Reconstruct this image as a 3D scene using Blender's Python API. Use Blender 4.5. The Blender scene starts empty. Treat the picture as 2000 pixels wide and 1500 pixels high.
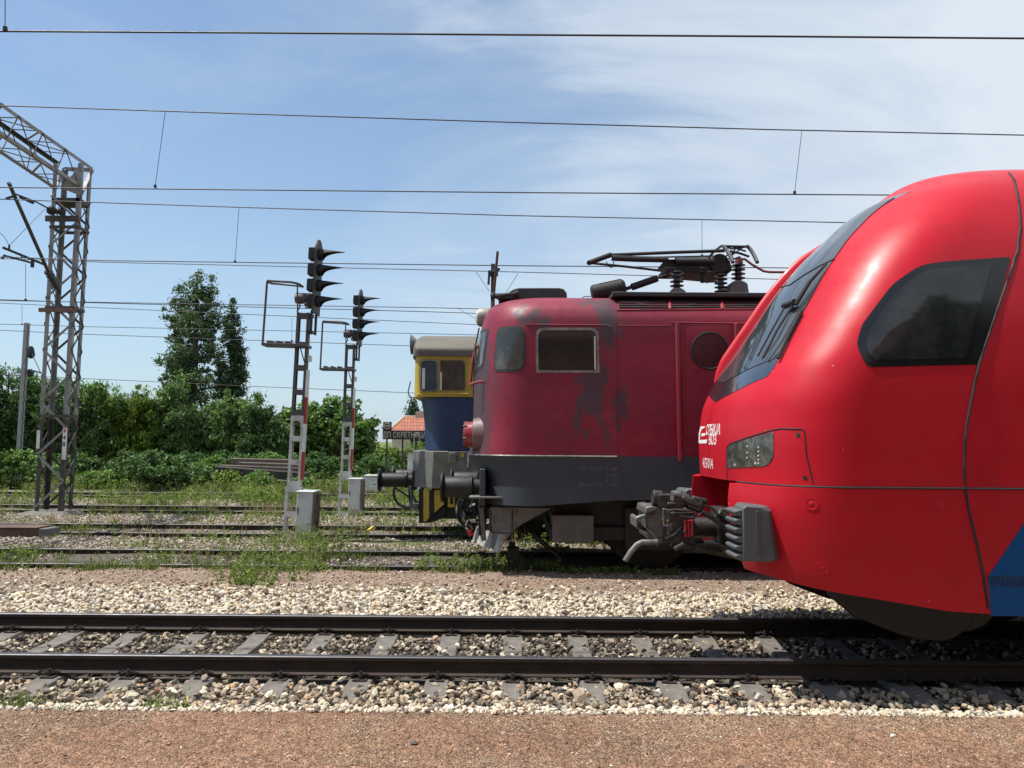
import bpy, bmesh, math, random
import numpy as np
from mathutils import Vector, Matrix
random.seed(7)
S = bpy.context.scene
COL = S.collection
R = math.radians
# ------------------------------------------------------------------ camera
F = 1503.0; CH = 1.8; TH = R(4.3); PH = R(0.45)
c_, s_ = math.cos(TH), math.sin(TH)
VF = Vector((0, c_, s_)); U0 = Vector((0, -s_, c_)); R0 = Vector((1, 0, 0))
VU = U0*math.cos(PH) - R0*math.sin(PH); VR = R0*math.cos(PH) + U0*math.sin(PH)
cam_d = bpy.data.cameras.new('camera'); cam = bpy.data.objects.new('camera', cam_d); COL.objects.link(cam)
cam_d.sensor_width = 36; cam_d.lens = 36*F/2000; cam_d.clip_start = .05; cam_d.clip_end = 3000
cam.matrix_world = Matrix(((VR.x, VU.x, -VF.x, 0), (VR.y, VU.y, -VF.y, 0), (VR.z, VU.z, -VF.z, CH), (0, 0, 0, 1)))
S.camera = cam
def ray(x, y): return VF + VR*((x-1000)/F) + VU*((750-y)/F)
def at(x, y, Y):
    d = ray(x, y); return Vector((0, 0, CH)) + d*(Y/d.y)
def atz(x, y, z):
    d = ray(x, y); return Vector((0, 0, CH)) + d*((z-CH)/d.z)
# ------------------------------------------------------------------ mesh builder
ORG = {}
def link(o, parent=None):
    COL.objects.link(o)
    if parent is not None: o.parent = parent
    return o
def org(o): return ORG.get(o.name, Vector((0, 0, 0))) if o is not None else Vector((0, 0, 0))
def tag(o, label=None, cat=None, group=None, kind=None):
    if label: o['label'] = label
    if cat: o['category'] = cat
    if group: o['group'] = group
    if kind: o['kind'] = kind
    return o
def thing(name, label, cat, loc=(0, 0, 0), group=None):
    o = bpy.data.objects.new(name, None); o.empty_display_size = .2
    o.location = loc; link(o); ORG[o.name] = Vector(loc)
    return tag(o, label, cat, group)
def finish(me, name, mats, parent, ang=35, smooth=True):
    for m in (mats if isinstance(mats, (list, tuple)) else [mats]): me.materials.append(m)
    if smooth and len(me.polygons):
        me.shade_smooth()
        if ang < 180: me.set_sharp_from_angle(angle=R(ang))
    o = bpy.data.objects.new(name, me); link(o, parent)
    ORG[o.name] = org(parent)
    return o
class MB:
    def __init__(s): s.v = []; s.f = []; s.mi = []
    def add(s, vs, fs, mi=0):
        b = len(s.v); s.v += [tuple(v) for v in vs]; s.f += [tuple(i+b for i in f) for f in fs]; s.mi += [mi]*len(fs); return s
    def box(s, c, d, rz=0, mi=0):
        x, y, z = d[0]/2, d[1]/2, d[2]/2; m = Matrix.Rotation(rz, 3, 'Z'); c = Vector(c)
        vs = [c + m @ Vector((a*x, b*y, e*z)) for e in (-1, 1) for b in (-1, 1) for a in (-1, 1)]
        return s.add(vs, [(0, 2, 3, 1), (4, 5, 7, 6), (0, 1, 5, 4), (2, 6, 7, 3), (0, 4, 6, 2), (1, 3, 7, 5)], mi)
    def bb(s, a, b, mi=0):
        return s.box([(a[i]+b[i])/2 for i in range(3)], [abs(a[i]-b[i]) for i in range(3)], 0, mi)
    def bar(s, p, q, w, h, up=(0, 0, 1), mi=0):
        p = Vector(p); q = Vector(q); d = (q-p).normalized(); up = Vector(up)
        a = d.cross(up)
        if a.length < 1e-3: a = d.cross(Vector((0, 1, 0)))
        a.normalize(); b = a.cross(d).normalized(); a *= w/2; b *= h/2
        vs = [p-a-b, p+a-b, p+a+b, p-a+b, q-a-b, q+a-b, q+a+b, q-a+b]
        return s.add(vs, [(0, 3, 2, 1), (4, 5, 6, 7), (0, 1, 5, 4), (1, 2, 6, 5), (2, 3, 7, 6), (3, 0, 4, 7)], mi)
    def angle(s, p, q, w, t, a1, a2):   # L-section bar: legs along a1 and a2
        p = Vector(p); q = Vector(q); a1 = Vector(a1); a2 = Vector(a2)
        pr = [(0, 0), (w, 0), (w, t), (t, t), (t, w), (0, w)]
        vs = [e + a1*x + a2*y for e in (p, q) for x, y in pr]
        return s.add(vs, [(5, 4, 3, 2, 1, 0), tuple(range(6, 12))] + [(i, (i+1) % 6, 6+(i+1) % 6, 6+i) for i in range(6)])
    def tube(s, pts, r, n=8, closed=False, mi=0, caps=True):
        P = [Vector(p) for p in pts]; m = len(P); rr = r if isinstance(r, (list, tuple)) else [r]*m
        rings = []; a = None
        for i in range(m):
            if closed: d = P[(i+1) % m]-P[i-1]
            else: d = P[min(i+1, m-1)]-P[max(i-1, 0)]
            if d.length < 1e-9: d = Vector((0, 0, 1))
            d.normalize()
            if a is None:
                a = d.cross(Vector((0, 0, 1)))
                if a.length < 1e-3: a = d.cross(Vector((0, 1, 0)))
            a = a - d*a.dot(d)
            if a.length < 1e-6: a = d.orthogonal()
            a.normalize(); b = d.cross(a)
            rings.append([P[i]+(a*math.cos(2*math.pi*k/n)+b*math.sin(2*math.pi*k/n))*rr[i] for k in range(n)])
        vs = [v for g in rings for v in g]; fs = []
        for i in range(m if closed else m-1):
            j = (i+1) % m
            for k in range(n): fs.append((i*n+k, i*n+(k+1) % n, j*n+(k+1) % n, j*n+k))
        if not closed and caps: fs += [tuple(range(n))[::-1], tuple(range((m-1)*n, m*n))]
        return s.add(vs, fs, mi)
    def lathe(s, p, d, prof, n=20, mi=0):   # prof: (distance along d, radius)
        p = Vector(p); d = Vector(d).normalized(); a = d.orthogonal().normalized(); b = d.cross(a)
        vs = []; fs = []; m = len(prof)
        for t, r in prof: vs += [p+d*t+(a*math.cos(2*math.pi*k/n)+b*math.sin(2*math.pi*k/n))*max(r, 1e-4) for k in range(n)]
        for i in range(m-1):
            for k in range(n): fs.append((i*n+k, i*n+(k+1) % n, (i+1)*n+(k+1) % n, (i+1)*n+k))
        fs += [tuple(range(n))[::-1], tuple(range((m-1)*n, m*n))]
        return s.add(vs, fs, mi)
    def prism(s, pts, vec, mi=0):
        P = [Vector(p) for p in pts]; vec = Vector(vec); n = len(P)
        nn = Vector((0, 0, 0))
        for i in range(n): nn += P[i].cross(P[(i+1) % n])
        if nn.dot(vec) > 0: P.reverse()
        return s.add(P+[p+vec for p in P], [tuple(range(n)), tuple(range(n, 2*n))[::-1]] + [(i, i+n, (i+1) % n+n, (i+1) % n) for i in range(n)], mi)
    def loft(s, A, B, mi=0):
        n = len(A)
        return s.add(list(A)+list(B), [tuple(range(n)), tuple(range(n, 2*n))[::-1]] + [(i, i+n, (i+1) % n+n, (i+1) % n) for i in range(n)], mi)
    def build(s, name, mats, parent=None, ang=35, bevel=0, smooth=True, seg=2):
        o0 = org(parent); me = bpy.data.meshes.new(name)
        me.from_pydata([tuple(Vector(v)-o0) for v in s.v], [], s.f)
        me.polygons.foreach_set('material_index', s.mi); me.validate()
        bm = bmesh.new(); bm.from_mesh(me); bmesh.ops.recalc_face_normals(bm, faces=bm.faces); bm.to_mesh(me); bm.free()
        o = finish(me, name, mats, parent, ang, smooth)
        if bevel:
            b = o.modifiers.new('bevel', 'BEVEL'); b.width = bevel; b.segments = seg; b.limit_method = 'ANGLE'; b.angle_limit = R(40); b.harden_normals = False
        return o
def children(o): return [c for c in COL.objects if c.parent == o]
def copy_tree(o, parent=None):
    kids = children(o); c = o.copy(); COL.objects.link(c)
    if parent is not None: c.parent = parent
    for k in kids: copy_tree(k, c)
    return c
def fastmesh(name, V, Fq, k, mats, parent=None, smooth=False, mi=None, col=None):
    V = np.asarray(V, np.float32); Fq = np.asarray(Fq, np.int32); nf = len(Fq)
    me = bpy.data.meshes.new(name)
    me.vertices.add(len(V)); me.vertices.foreach_set('co', (V-np.array(org(parent), np.float32)).ravel())
    me.loops.add(nf*k); me.loops.foreach_set('vertex_index', Fq.ravel())
    me.polygons.add(nf); me.polygons.foreach_set('loop_start', np.arange(0, nf*k, k, dtype=np.int32))
    try: me.polygons.foreach_set('loop_total', np.full(nf, k, np.int32))
    except Exception: pass
    if mi is not None: me.polygons.foreach_set('material_index', np.asarray(mi, np.int32))
    me.update(calc_edges=True)
    if col is not None:
        at_ = me.color_attributes.new('tint', 'FLOAT_COLOR', 'POINT'); at_.data.foreach_set('color', np.asarray(col, np.float32).ravel())
    if not smooth: me.shade_flat()
    return finish(me, name, mats, parent, 180, smooth)
# ------------------------------------------------------------------ numpy value noise
def vnoise(x, y, seed=0):
    xi = np.floor(x).astype(np.int64); yi = np.floor(y).astype(np.int64); fx = x-xi; fy = y-yi
    def h(a, b):
        n = (a*374761393 + b*668265263 + seed*974634777) & 0xffffffff
        n = ((n ^ (n >> 13))*1274126177) & 0xffffffff
        return ((n ^ (n >> 16)) & 0xffff)/65535.0
    fx = fx*fx*(3-2*fx); fy = fy*fy*(3-2*fy)
    return (h(xi, yi)*(1-fx)+h(xi+1, yi)*fx)*(1-fy) + (h(xi, yi+1)*(1-fx)+h(xi+1, yi+1)*fx)*fy
def fbm(x, y, seed=0, o=4):
    t = 0; a = .5; s = 0
    for i in range(o): t = t+a*vnoise(x*2**i, y*2**i, seed+i*17); s += a; a *= .5
    return t/s
# ------------------------------------------------------------------ materials
def nodes(name):
    m = bpy.data.materials.new(name); m.use_nodes = True; t = m.node_tree; t.nodes.clear()
    o = t.nodes.new('ShaderNodeOutputMaterial'); b = t.nodes.new('ShaderNodeBsdfPrincipled'); t.links.new(b.outputs[0], o.inputs[0])
    return m, t, b, o
def N(t, ty, **kw):
    n = t.nodes.new(ty)
    for k, v in kw.items():
        if k.startswith('i_'):
            key = k[2:].replace('_', ' '); n.inputs[key].default_value = v
        else: setattr(n, k, v)
    return n
def ramp(t, stops, src=None, interp='LINEAR'):
    r = t.nodes.new('ShaderNodeValToRGB'); e = r.color_ramp.elements; r.color_ramp.interpolation = interp
    while len(e) < len(stops): e.new(.5)
    for q, (p, c) in zip(e, stops): q.position = p; q.color = (*c, 1) if len(c) == 3 else c
    if src is not None: t.links.new(src, r.inputs[0])
    return r
def mixc(t, fac, a, b, mode='MIX'):
    m = t.nodes.new('ShaderNodeMix'); m.data_type = 'RGBA'; m.blend_type = mode; m.clamp_factor = True
    for sock, val in ((0, fac), (6, a), (7, b)):
        if hasattr(val, 'links') or isinstance(val, bpy.types.NodeSocket): t.links.new(val, m.inputs[sock])
        elif sock == 0: m.inputs[0].default_value = val
        else: m.inputs[sock].default_value = (*val, 1)
    return m.outputs[2]
def M(name, col, rough=.5, metal=0., coat=0., var=.12, sc=3., bump=0., bsc=40., dirt=None, damt=.45, dsc=2.5, spec=.5, streak=0.):
    """painted or metal surface: slow tone variation, blotchy dirt, fine bump, rough patches"""
    m, t, b, o = nodes(name)
    tc = N(t, 'ShaderNodeTexCoord'); P = tc.outputs['Object']
    n1 = N(t, 'ShaderNodeTexNoise', i_Scale=sc, i_Detail=6., i_Roughness=.6); t.links.new(P, n1.inputs['Vector'])
    lo = tuple(c*(1-var) for c in col); hi = tuple(min(1, c*(1+var)) for c in col)
    cc = ramp(t, [(.3, lo), (.7, hi)], n1.outputs[0]).outputs[0]
    if dirt:
        mp = N(t, 'ShaderNodeMapping'); mp.inputs['Scale'].default_value = (1, 1, .35 if streak else 1); t.links.new(P, mp.inputs[0])
        n2 = N(t, 'ShaderNodeTexNoise', i_Scale=dsc, i_Detail=9., i_Roughness=.68, i_Distortion=.4); t.links.new(mp.outputs[0], n2.inputs['Vector'])
        k = ramp(t, [(.62-damt*.4, (0, 0, 0)), (.9-damt*.3, (1, 1, 1))], n2.outputs[0]).outputs[0]
        cc = mixc(t, k, cc, dirt)
    t.links.new(cc, b.inputs['Base Color'])
    n3 = N(t, 'ShaderNodeTexNoise', i_Scale=sc*4, i_Detail=5.); t.links.new(P, n3.inputs['Vector'])
    rr = N(t, 'ShaderNodeMapRange'); rr.inputs[3].default_value = max(.02, rough-.12*(rough > .12)); rr.inputs[4].default_value = min(1, rough+.12)
    t.links.new(n3.outputs[0], rr.inputs[0]); t.links.new(rr.outputs[0], b.inputs['Roughness'])
    b.inputs['Metallic'].default_value = metal; b.inputs['Coat Weight'].default_value = coat; b.inputs['Coat Roughness'].default_value = .08
    b.inputs['Specular IOR Level'].default_value = spec
    if bump:
        n4 = N(t, 'ShaderNodeTexNoise', i_Scale=bsc, i_Detail=8.); t.links.new(P, n4.inputs['Vector'])
        bp = N(t, 'ShaderNodeBump', i_Strength=bump, i_Distance=.02); t.links.new(n4.outputs[0], bp.inputs['Height']); t.links.new(bp.outputs[0], b.inputs['Normal'])
    return m
def island_mat(name, stops, rough=.9, bump=0., trans=0., sat=None, vary=.0, spec=.3):
    m, t, b, o = nodes(name)
    g = N(t, 'ShaderNodeNewGeometry'); cc = ramp(t, stops, g.outputs['Random Per Island']).outputs[0]
    if vary:
        tc = N(t, 'ShaderNodeTexCoord'); n = N(t, 'ShaderNodeTexNoise', i_Scale=vary, i_Detail=4.); t.links.new(tc.outputs['Object'], n.inputs['Vector'])
        k = ramp(t, [(.3, (.62, .62, .62)), (.72, (1.25, 1.25, 1.2))], n.outputs[0]).outputs[0]
        cc = mixc(t, 1., cc, k, 'MULTIPLY')
    t.links.new(cc, b.inputs['Base Color']); b.inputs['Roughness'].default_value = rough; b.inputs['Specular IOR Level'].default_value = spec
    if trans:
        tr = N(t, 'ShaderNodeBsdfTranslucent'); t.links.new(mixc(t, 1., cc, (1.1, 1.25, .6), 'MULTIPLY'), tr.inputs[0])
        mx = N(t, 'ShaderNodeMixShader'); mx.inputs[0].default_value = trans
        t.links.new(b.outputs[0], mx.inputs[1]); t.links.new(tr.outputs[0], mx.inputs[2]); t.links.new(mx.outputs[0], o.inputs[0])
    return m
def glass_mat(name, col=(.02, .022, .025), rough=.03, spec=.6, ior=1.6, dust=.15):
    m, t, b, o = nodes(name)
    tc = N(t, 'ShaderNodeTexCoord'); n = N(t, 'ShaderNodeTexNoise', i_Scale=3., i_Detail=8., i_Roughness=.7); t.links.new(tc.outputs['Object'], n.inputs['Vector'])
    k = ramp(t, [(.45, (0, 0, 0)), (.85, (dust, dust, dust))], n.outputs[0]).outputs[0]
    t.links.new(mixc(t, k, col, (.3, .28, .25)), b.inputs['Base Color'])
    rr = N(t, 'ShaderNodeMapRange'); rr.inputs[3].default_value = rough; rr.inputs[4].default_value = rough+.08; t.links.new(n.outputs[0], rr.inputs[0]); t.links.new(rr.outputs[0], b.inputs['Roughness'])
    b.inputs['IOR'].default_value = ior
    return m
# ------------------------------------------------------------------ light and sky
SUNV = Vector((-.41, -.02, .91)).normalized()
el = math.asin(SUNV.z); az = math.atan2(SUNV.x, SUNV.y)
W = bpy.data.worlds.new('World'); S.world = W; W.use_nodes = True
t = W.node_tree; t.nodes.clear()
wo = t.nodes.new('ShaderNodeOutputWorld'); bg = t.nodes.new('ShaderNodeBackground'); t.links.new(bg.outputs[0], wo.inputs[0])
sky = t.nodes.new('ShaderNodeTexSky'); sky.sky_type = 'NISHITA'; sky.sun_disc = False
sky.sun_elevation = el; sky.sun_rotation = az; sky.altitude = 100; sky.air_density = 1.0; sky.dust_density = 1.0; sky.ozone_density = 2.0
tc = N(t, 'ShaderNodeTexCoord'); sp = N(t, 'ShaderNodeSeparateXYZ'); t.links.new(tc.outputs['Generated'], sp.inputs[0])
def mth(op, a, b=None):
    n = N(t, 'ShaderNodeMath', operation=op)
    for i, v in enumerate((a, b)):
        if v is None: continue
        if isinstance(v, bpy.types.NodeSocket): t.links.new(v, n.inputs[i])
        else: n.inputs[i].default_value = v
    return n.outputs[0]
zc = mth('ADD', mth('MAXIMUM', sp.outputs[2], 0.), .22)
cb = N(t, 'ShaderNodeCombineXYZ'); t.links.new(mth('DIVIDE', sp.outputs[0], zc), cb.inputs[0]); t.links.new(mth('DIVIDE', sp.outputs[1], zc), cb.inputs[1])
mp = N(t, 'ShaderNodeMapping'); mp.inputs['Location'].default_value = (3.1, 1.3, 0); mp.inputs['Rotation'].default_value = (0, 0, R(24)); mp.inputs['Scale'].default_value = (.8, 1.25, 1); t.links.new(cb.outputs[0], mp.inputs[0])
n1 = N(t, 'ShaderNodeTexNoise', i_Scale=1.15, i_Detail=11., i_Roughness=.60, i_Distortion=.7); t.links.new(mp.outputs[0], n1.inputs['Vector'])
n2 = N(t, 'ShaderNodeTexNoise', i_Scale=.34, i_Detail=3., i_Roughness=.5); t.links.new(mp.outputs[0], n2.inputs['Vector'])
bias = mth('MULTIPLY', mth('DIVIDE', sp.outputs[0], zc), .21)          # the cloud sheet thickens to the right
dens = mth('ADD', mth('ADD', mth('MULTIPLY', n1.outputs[0], .62), mth('MULTIPLY', n2.outputs[0], .5)), bias)
cl = ramp(t, [(.42, (.03, .03, .03)), (.53, (.22, .22, .22)), (.60, (.62, .62, .62)), (.72, (.95, .95, .95))], dens)
hz = ramp(t, [(0., (.72, .72, .72)), (.10, (.55, .55, .55)), (.3, (.24, .24, .24)), (.55, (.08, .08, .08))], sp.outputs[2])
base = mixc(t, 1., sky.outputs[0], (.85, 1.01, 1.07), 'MULTIPLY')
base = mixc(t, hz.outputs[0], base, (4.1, 5.0, 5.85))
colr = mixc(t, cl.outputs[0], base, (5.2, 5.75, 6.3))
t.links.new(colr, bg.inputs[0]); bg.inputs[1].default_value = .1
sd = bpy.data.lights.new('sun', 'SUN'); sd.energy = 4.3; sd.angle = R(.53); sd.color = (1, .95, .87)
so = bpy.data.objects.new('sun', sd); COL.objects.link(so); so.rotation_euler = SUNV.to_track_quat('Z', 'Y').to_euler(); so.location = (-20, 5, 40)
vs = S.view_settings; S.display_settings.display_device = 'sRGB'; vs.view_transform = 'Standard'; vs.look = 'None'; vs.gamma = 1; vs.exposure = 0.55
S.cycles.max_bounces = 8; S.cycles.use_denoising = True
# ------------------------------------------------------------------ ground
T1, T2, T3, T4, T5 = 7.36, 12.05, 15.8, 20.4, 25.5
PY = [-900, 5.56, 5.64, 5.9, 6.05, 7.99, 8.25, 8.5, 9.7, 10.4, 11.1, 11.28, 11.42, 12.62, 12.8, 13.1, 14.2, 14.9, 15.1, 16.4, 16.65, 17.6, 18.6, 19.4, 19.7, 21.0, 21.4, 23, 24.5, 24.8, 26.2, 26.6, 28.5, 31, 36, 60, 120, 900]
PZ = [-.10, -.10, -.13, -.185, -.215, -.225, -.12, -.09, -.06, -.04, -.035, -.06, -.12, -.12, -.07, -.05, -.05, -.08, -.13, -.13, -.08, -.05, -.05, -.08, -.13, -.13, -.07, -.04, -.07, -.13, -.13, -.06, .0, .1, .3, .6, .7, .7]
def prof(Y): return np.interp(Y, PY, PZ)
def gz(X, Y):
    X = np.asarray(X, float); Y = np.asarray(Y, float)
    a = np.where(Y < 5.6, .006, np.where(Y < 8.3, .012, np.where(Y < 11.2, .02, .03)))
    k = np.abs(((Y-np.array(0.))))
    return prof(Y) + a*(fbm(X*.9, Y*.9, 3, 3)-.5)*2 + a*.5*(vnoise(X*4, Y*4, 9)-.5)
gx = np.concatenate([[-900, -400, -150, -70, -40, -25], np.linspace(-18, 12, 260), [18, 30, 60, 150, 400, 900]])
gy = np.concatenate([[-900, -300, -80, -20, 0, 2, 3.4], np.linspace(4, 11.6, 190), np.linspace(11.65, 30, 240), np.linspace(30.5, 60, 40), [80, 130, 250, 500, 900]])
GX, GY = np.meshgrid(gx, gy); GZ = gz(GX, GY)
# what the ground is made of, by place: platform grit, brown dirt, pale ballast, dark ballast, yard gravel, green growth
def zone_colour(X, Y):
    wob = (fbm(X*1.3, Y*1.3, 21, 4)-.5)
    Yw = Y + wob*.55
    pl = np.array([.30, .195, .13]); dirt = np.array([.33, .255, .20]); pale = np.array([.46, .40, .30]); dark = np.array([.075, .066, .058]); yard = np.array([.33, .275, .22]); green = np.array([.15, .175, .06])
    def band(a, b, s=.12): return np.clip((Yw-a)/s+.5, 0, 1)*np.clip((b-Yw)/s+.5, 0, 1)
    C = np.ones(X.shape+(3,))*yard
    def put(w, c):
        nonlocal C
        C = C*(1-w[..., None]) + c*w[..., None]
    put((Y < 5.62+.0*X).astype(float), pl)
    put(np.clip((Y-5.62)/.05, 0, 1)*(Y < 8.2), pale*.8)
    put(((Y > 5.95) & (Y < 8.0)).astype(float), dark*1.3)
    put(((Y > 8.0) & (Y < 10.2)).astype(float), pale*.85)
    put(band(9.75, 12.0, .5), dirt)
    rust = fbm(X*1.1, Y*1.6, 55, 4)
    put(((Y < 5.6) | ((Y > 9.6) & (Y < 11.3)))*np.clip((rust-.54)*5, 0, .6)*np.where(Y < 6, 1., .5), np.array([.28, .16, .105]))
    put(((Y > 11.2) & (Y < 12.9)).astype(float)*.85, dark*1.5)
    for T in (T3, T4, T5): put(((np.abs(Y-T) < .8)).astype(float)*.6, dark*2.)
    g = fbm(X*.45, Y*.7, 77, 5)
    w = np.clip((g-.50)*6, 0, 1)*np.clip((Y-12.6)/2, 0, 1)*.75
    w = np.maximum(w, np.clip((g-.42)*6, 0, 1)*np.clip((Y-22)/3, 0, 1)*.85)
    w = np.maximum(w, np.clip((Y-27)/1.5, 0, 1))
    put(w, green)
    return C*(.84+.32*fbm(X*2.2, Y*2.2, 5, 4))[..., None]*np.where(Y < 5.6, .86+.30*fbm(X*.7, Y*1.2, 91, 3), 1.)[..., None]
GC = zone_colour(GX, GY)
ny, nx = GX.shape; idx = np.arange(ny*nx).reshape(ny, nx)
FQ = np.stack([idx[:-1, :-1], idx[:-1, 1:], idx[1:, 1:], idx[1:, :-1]], -1).reshape(-1, 4)
m, t, b, o = nodes('ground')
ca = N(t, 'ShaderNodeVertexColor', layer_name='tint'); tc = N(t, 'ShaderNodeTexCoord'); P = tc.outputs['Object']
vo = N(t, 'ShaderNodeTexVoronoi', i_Scale=75.); t.links.new(P, vo.inputs['Vector'])
vo2 = N(t, 'ShaderNodeTexVoronoi', i_Scale=26.); t.links.new(P, vo2.inputs['Vector'])
nn = N(t, 'ShaderNodeTexNoise', i_Scale=14., i_Detail=10., i_Roughness=.7); t.links.new(P, nn.inputs['Vector'])
sv = N(t, 'ShaderNodeSeparateColor'); t.links.new(vo.outputs['Color'], sv.inputs[0])
sv2 = N(t, 'ShaderNodeSeparateColor'); t.links.new(vo2.outputs['Color'], sv2.inputs[0])
k1 = ramp(t, [(0, (.62, .60, .58)), (.55, (1, 1, 1)), (.93, (1.3, 1.27, 1.22)), (1, (1.75, 1.7, 1.6))], sv.outputs[0]).outputs[0]
k2 = ramp(t, [(0, (.72, .72, .72)), (.6, (1, 1, 1)), (1, (1.3, 1.28, 1.25))], sv2.outputs[1]).outputs[0]
k3 = ramp(t, [(.3, (.75, .73, .72)), (.7, (1.2, 1.2, 1.2))], nn.outputs[0]).outputs[0]
cc = mixc(t, 1., ca.outputs[0], k1, 'MULTIPLY'); cc = mixc(t, .8, cc, k2, 'MULTIPLY'); cc = mixc(t, 1., cc, k3, 'MULTIPLY')
t.links.new(cc, b.inputs['Base Color']); b.inputs['Roughness'].default_value = .95; b.inputs['Specular IOR Level'].default_value = .2
hh = N(t, 'ShaderNodeMath', operation='ADD'); t.links.new(vo.outputs['Distance'], hh.inputs[0]); t.links.new(vo2.outputs['Distance'], hh.inputs[1])
h2 = N(t, 'ShaderNodeMath', operation='SUBTRACT'); t.links.new(nn.outputs[0], h2.inputs[0]); t.links.new(hh.outputs[0], h2.inputs[1])
bp = N(t, 'ShaderNodeBump', i_Strength=.9, i_Distance=.022); t.links.new(h2.outputs[0], bp.inputs['Height']); t.links.new(bp.outputs[0], b.inputs['Normal'])
gcol = np.concatenate([GC.reshape(-1, 3), np.ones((ny*nx, 1))], 1)
tag(fastmesh('ground', np.stack([GX, GY, GZ], -1).reshape(-1, 3), FQ, 4, m, None, True, None, gcol), kind='structure')
# ------------------------------------------------------------------ loose stones
PHI = (1+5**.5)/2
ICO = np.array([(-1, PHI, 0), (1, PHI, 0), (-1, -PHI, 0), (1, -PHI, 0), (0, -1, PHI), (0, 1, PHI), (0, -1, -PHI), (0, 1, -PHI), (PHI, 0, -1), (PHI, 0, 1), (-PHI, 0, -1), (-PHI, 0, 1)])/math.hypot(1, PHI)
IF = np.array([(0, 11, 5), (0, 5, 1), (0, 1, 7), (0, 7, 10), (0, 10, 11), (1, 5, 9), (5, 11, 4), (11, 10, 2), (10, 7, 6), (7, 1, 8), (3, 9, 4), (3, 4, 2), (3, 2, 6), (3, 6, 8), (3, 8, 9), (4, 9, 5), (2, 4, 11), (6, 2, 10), (8, 6, 7), (9, 8, 1)])
OCT = np.array([(1, 0, 0), (-1, 0, 0), (0, 1, 0), (0, -1, 0), (0, 0, 1), (0, 0, -1)], float)
OF = np.array([(0, 2, 4), (2, 1, 4), (1, 3, 4), (3, 0, 4), (2, 0, 5), (1, 2, 5), (3, 1, 5), (0, 3, 5)])
def rotm(rng, n, tilt=1.):
    a = rng.uniform(0, 2*np.pi, n); b = rng.normal(0, .5*tilt, n); c = rng.normal(0, .5*tilt, n)
    ca, sa, cb, sb, cc, sc = np.cos(a), np.sin(a), np.cos(b), np.sin(b), np.cos(c), np.sin(c); z = np.zeros(n); o = np.ones(n)
    A = np.stack([ca, -sa, z, sa, ca, z, z, z, o], -1).reshape(n, 3, 3); B = np.stack([o, z, z, z, cb, -sb, z, sb, cb], -1).reshape(n, 3, 3); C = np.stack([cc, z, sc, z, o, z, -sc, z, cc], -1).reshape(n, 3, 3)
    return A @ B @ C
def stones(name, X, Y, size, mat, rng, lift=.25, base=ICO, faces=IF, pile=None):
    n = len(X); nb = len(base)
    V = base[None]*rng.uniform(.58, 1.3, (n, nb, 1))
    V = V*np.stack([rng.uniform(.8, 1.45, n), rng.uniform(.65, 1.1, n), rng.uniform(.42, .85, n)], -1)[:, None, :]*(size/2)[:, None, None]
    V = np.einsum('nij,nkj->nki', rotm(rng, n), V)
    Z = gz(X, Y)+size*lift*rng.uniform(.2, 1.2, n)
    if pile is not None: Z = Z+pile
    V += np.stack([X, Y, Z], -1)[:, None, :]
    Fq = (faces[None]+(np.arange(n)*nb)[:, None, None]).reshape(-1, 3)
    return tag(fastmesh(name, V.reshape(-1, 3), Fq, 3, mat), kind='stuff')
pale_st = island_mat('pale ballast stone', [(0, (.10, .08, .07)), (.10, (.26, .215, .17)), (.28, (.47, .40, .30)), (.5, (.64, .565, .42)), (.66, (.43, .40, .36)), (.82, (.70, .63, .49)), (.93, (.48, .33, .20)), (1, (.74, .71, .65))])
mix_st = island_mat('mixed ballast stone', [(0, (.085, .07, .055)), (.2, (.19, .15, .115)), (.42, (.33, .27, .19)), (.6, (.46, .38, .27)), (.76, (.25, .21, .175)), (.88, (.44, .28, .165)), (1, (.64, .57, .45))])
dark_st = island_mat('oily ballast stone', [(0, (.036, .03, .025)), (.3, (.072, .058, .047)), (.55, (.125, .102, .08)), (.75, (.19, .157, .12)), (.88, (.31, .255, .185)), (1, (.52, .45, .34))])
brown_st = island_mat('brown grit', [(0, (.09, .06, .045)), (.25, (.23, .15, .105)), (.6, (.35, .245, .17)), (.85, (.46, .35, .255)), (1, (.68, .60, .49))])
yard_st = island_mat('yard stone', [(0, (.13, .105, .085)), (.4, (.285, .235, .19)), (.75, (.40, .335, .275)), (1, (.56, .50, .43))])
rg = np.random.default_rng(11)
def scat(n, x0, x1, y0, y1): return rg.uniform(x0, x1, n), rg.uniform(y0, y1, n)
SLX = np.array([.04+.64*k for k in range(-11, 12)])
def offsleeper(X, Y, keep=.1):
    d = np.abs(X[:, None]-SLX[None]).min(1); on = (d < .105) & (np.abs(Y-T1) < 1.26)
    return ~on | (rg.uniform(0, 1, len(X)) < keep*(1+1.6*(np.abs(np.abs(Y-T1)-1.2) < .14)))
X, Y = scat(5200, -5.2, 5.6, 5.66, 6.5); k = offsleeper(X, Y, .17) ; X, Y = X[k], Y[k]
sz = rg.uniform(.026, .066, len(X)); pz = np.clip((6.0-Y)/.35, 0, 1)*.0+rg.uniform(0, .03, len(X))
sel = Y+rg.normal(0, .05, len(X)) < 5.94
stones('pale_ballast', X[sel], Y[sel], sz[sel]*.85, pale_st, rg, .4)
stones('mixed_ballast', X[~sel], Y[~sel], sz[~sel], mix_st, rg, .35, pile=pz[~sel])
X, Y = scat(11500, -6.6, 6.6, 6.72, 8.02); k = offsleeper(X, Y, .16); X, Y = X[k], Y[k]
sz = rg.uniform(.024, .062, len(X)); pale_k = rg.uniform(0, 1, len(X)) < .14
stones('oily_ballast', X[~pale_k], Y[~pale_k], sz[~pale_k], dark_st, rg, .35, pile=rg.uniform(0, .025, (~pale_k).sum()))
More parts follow.
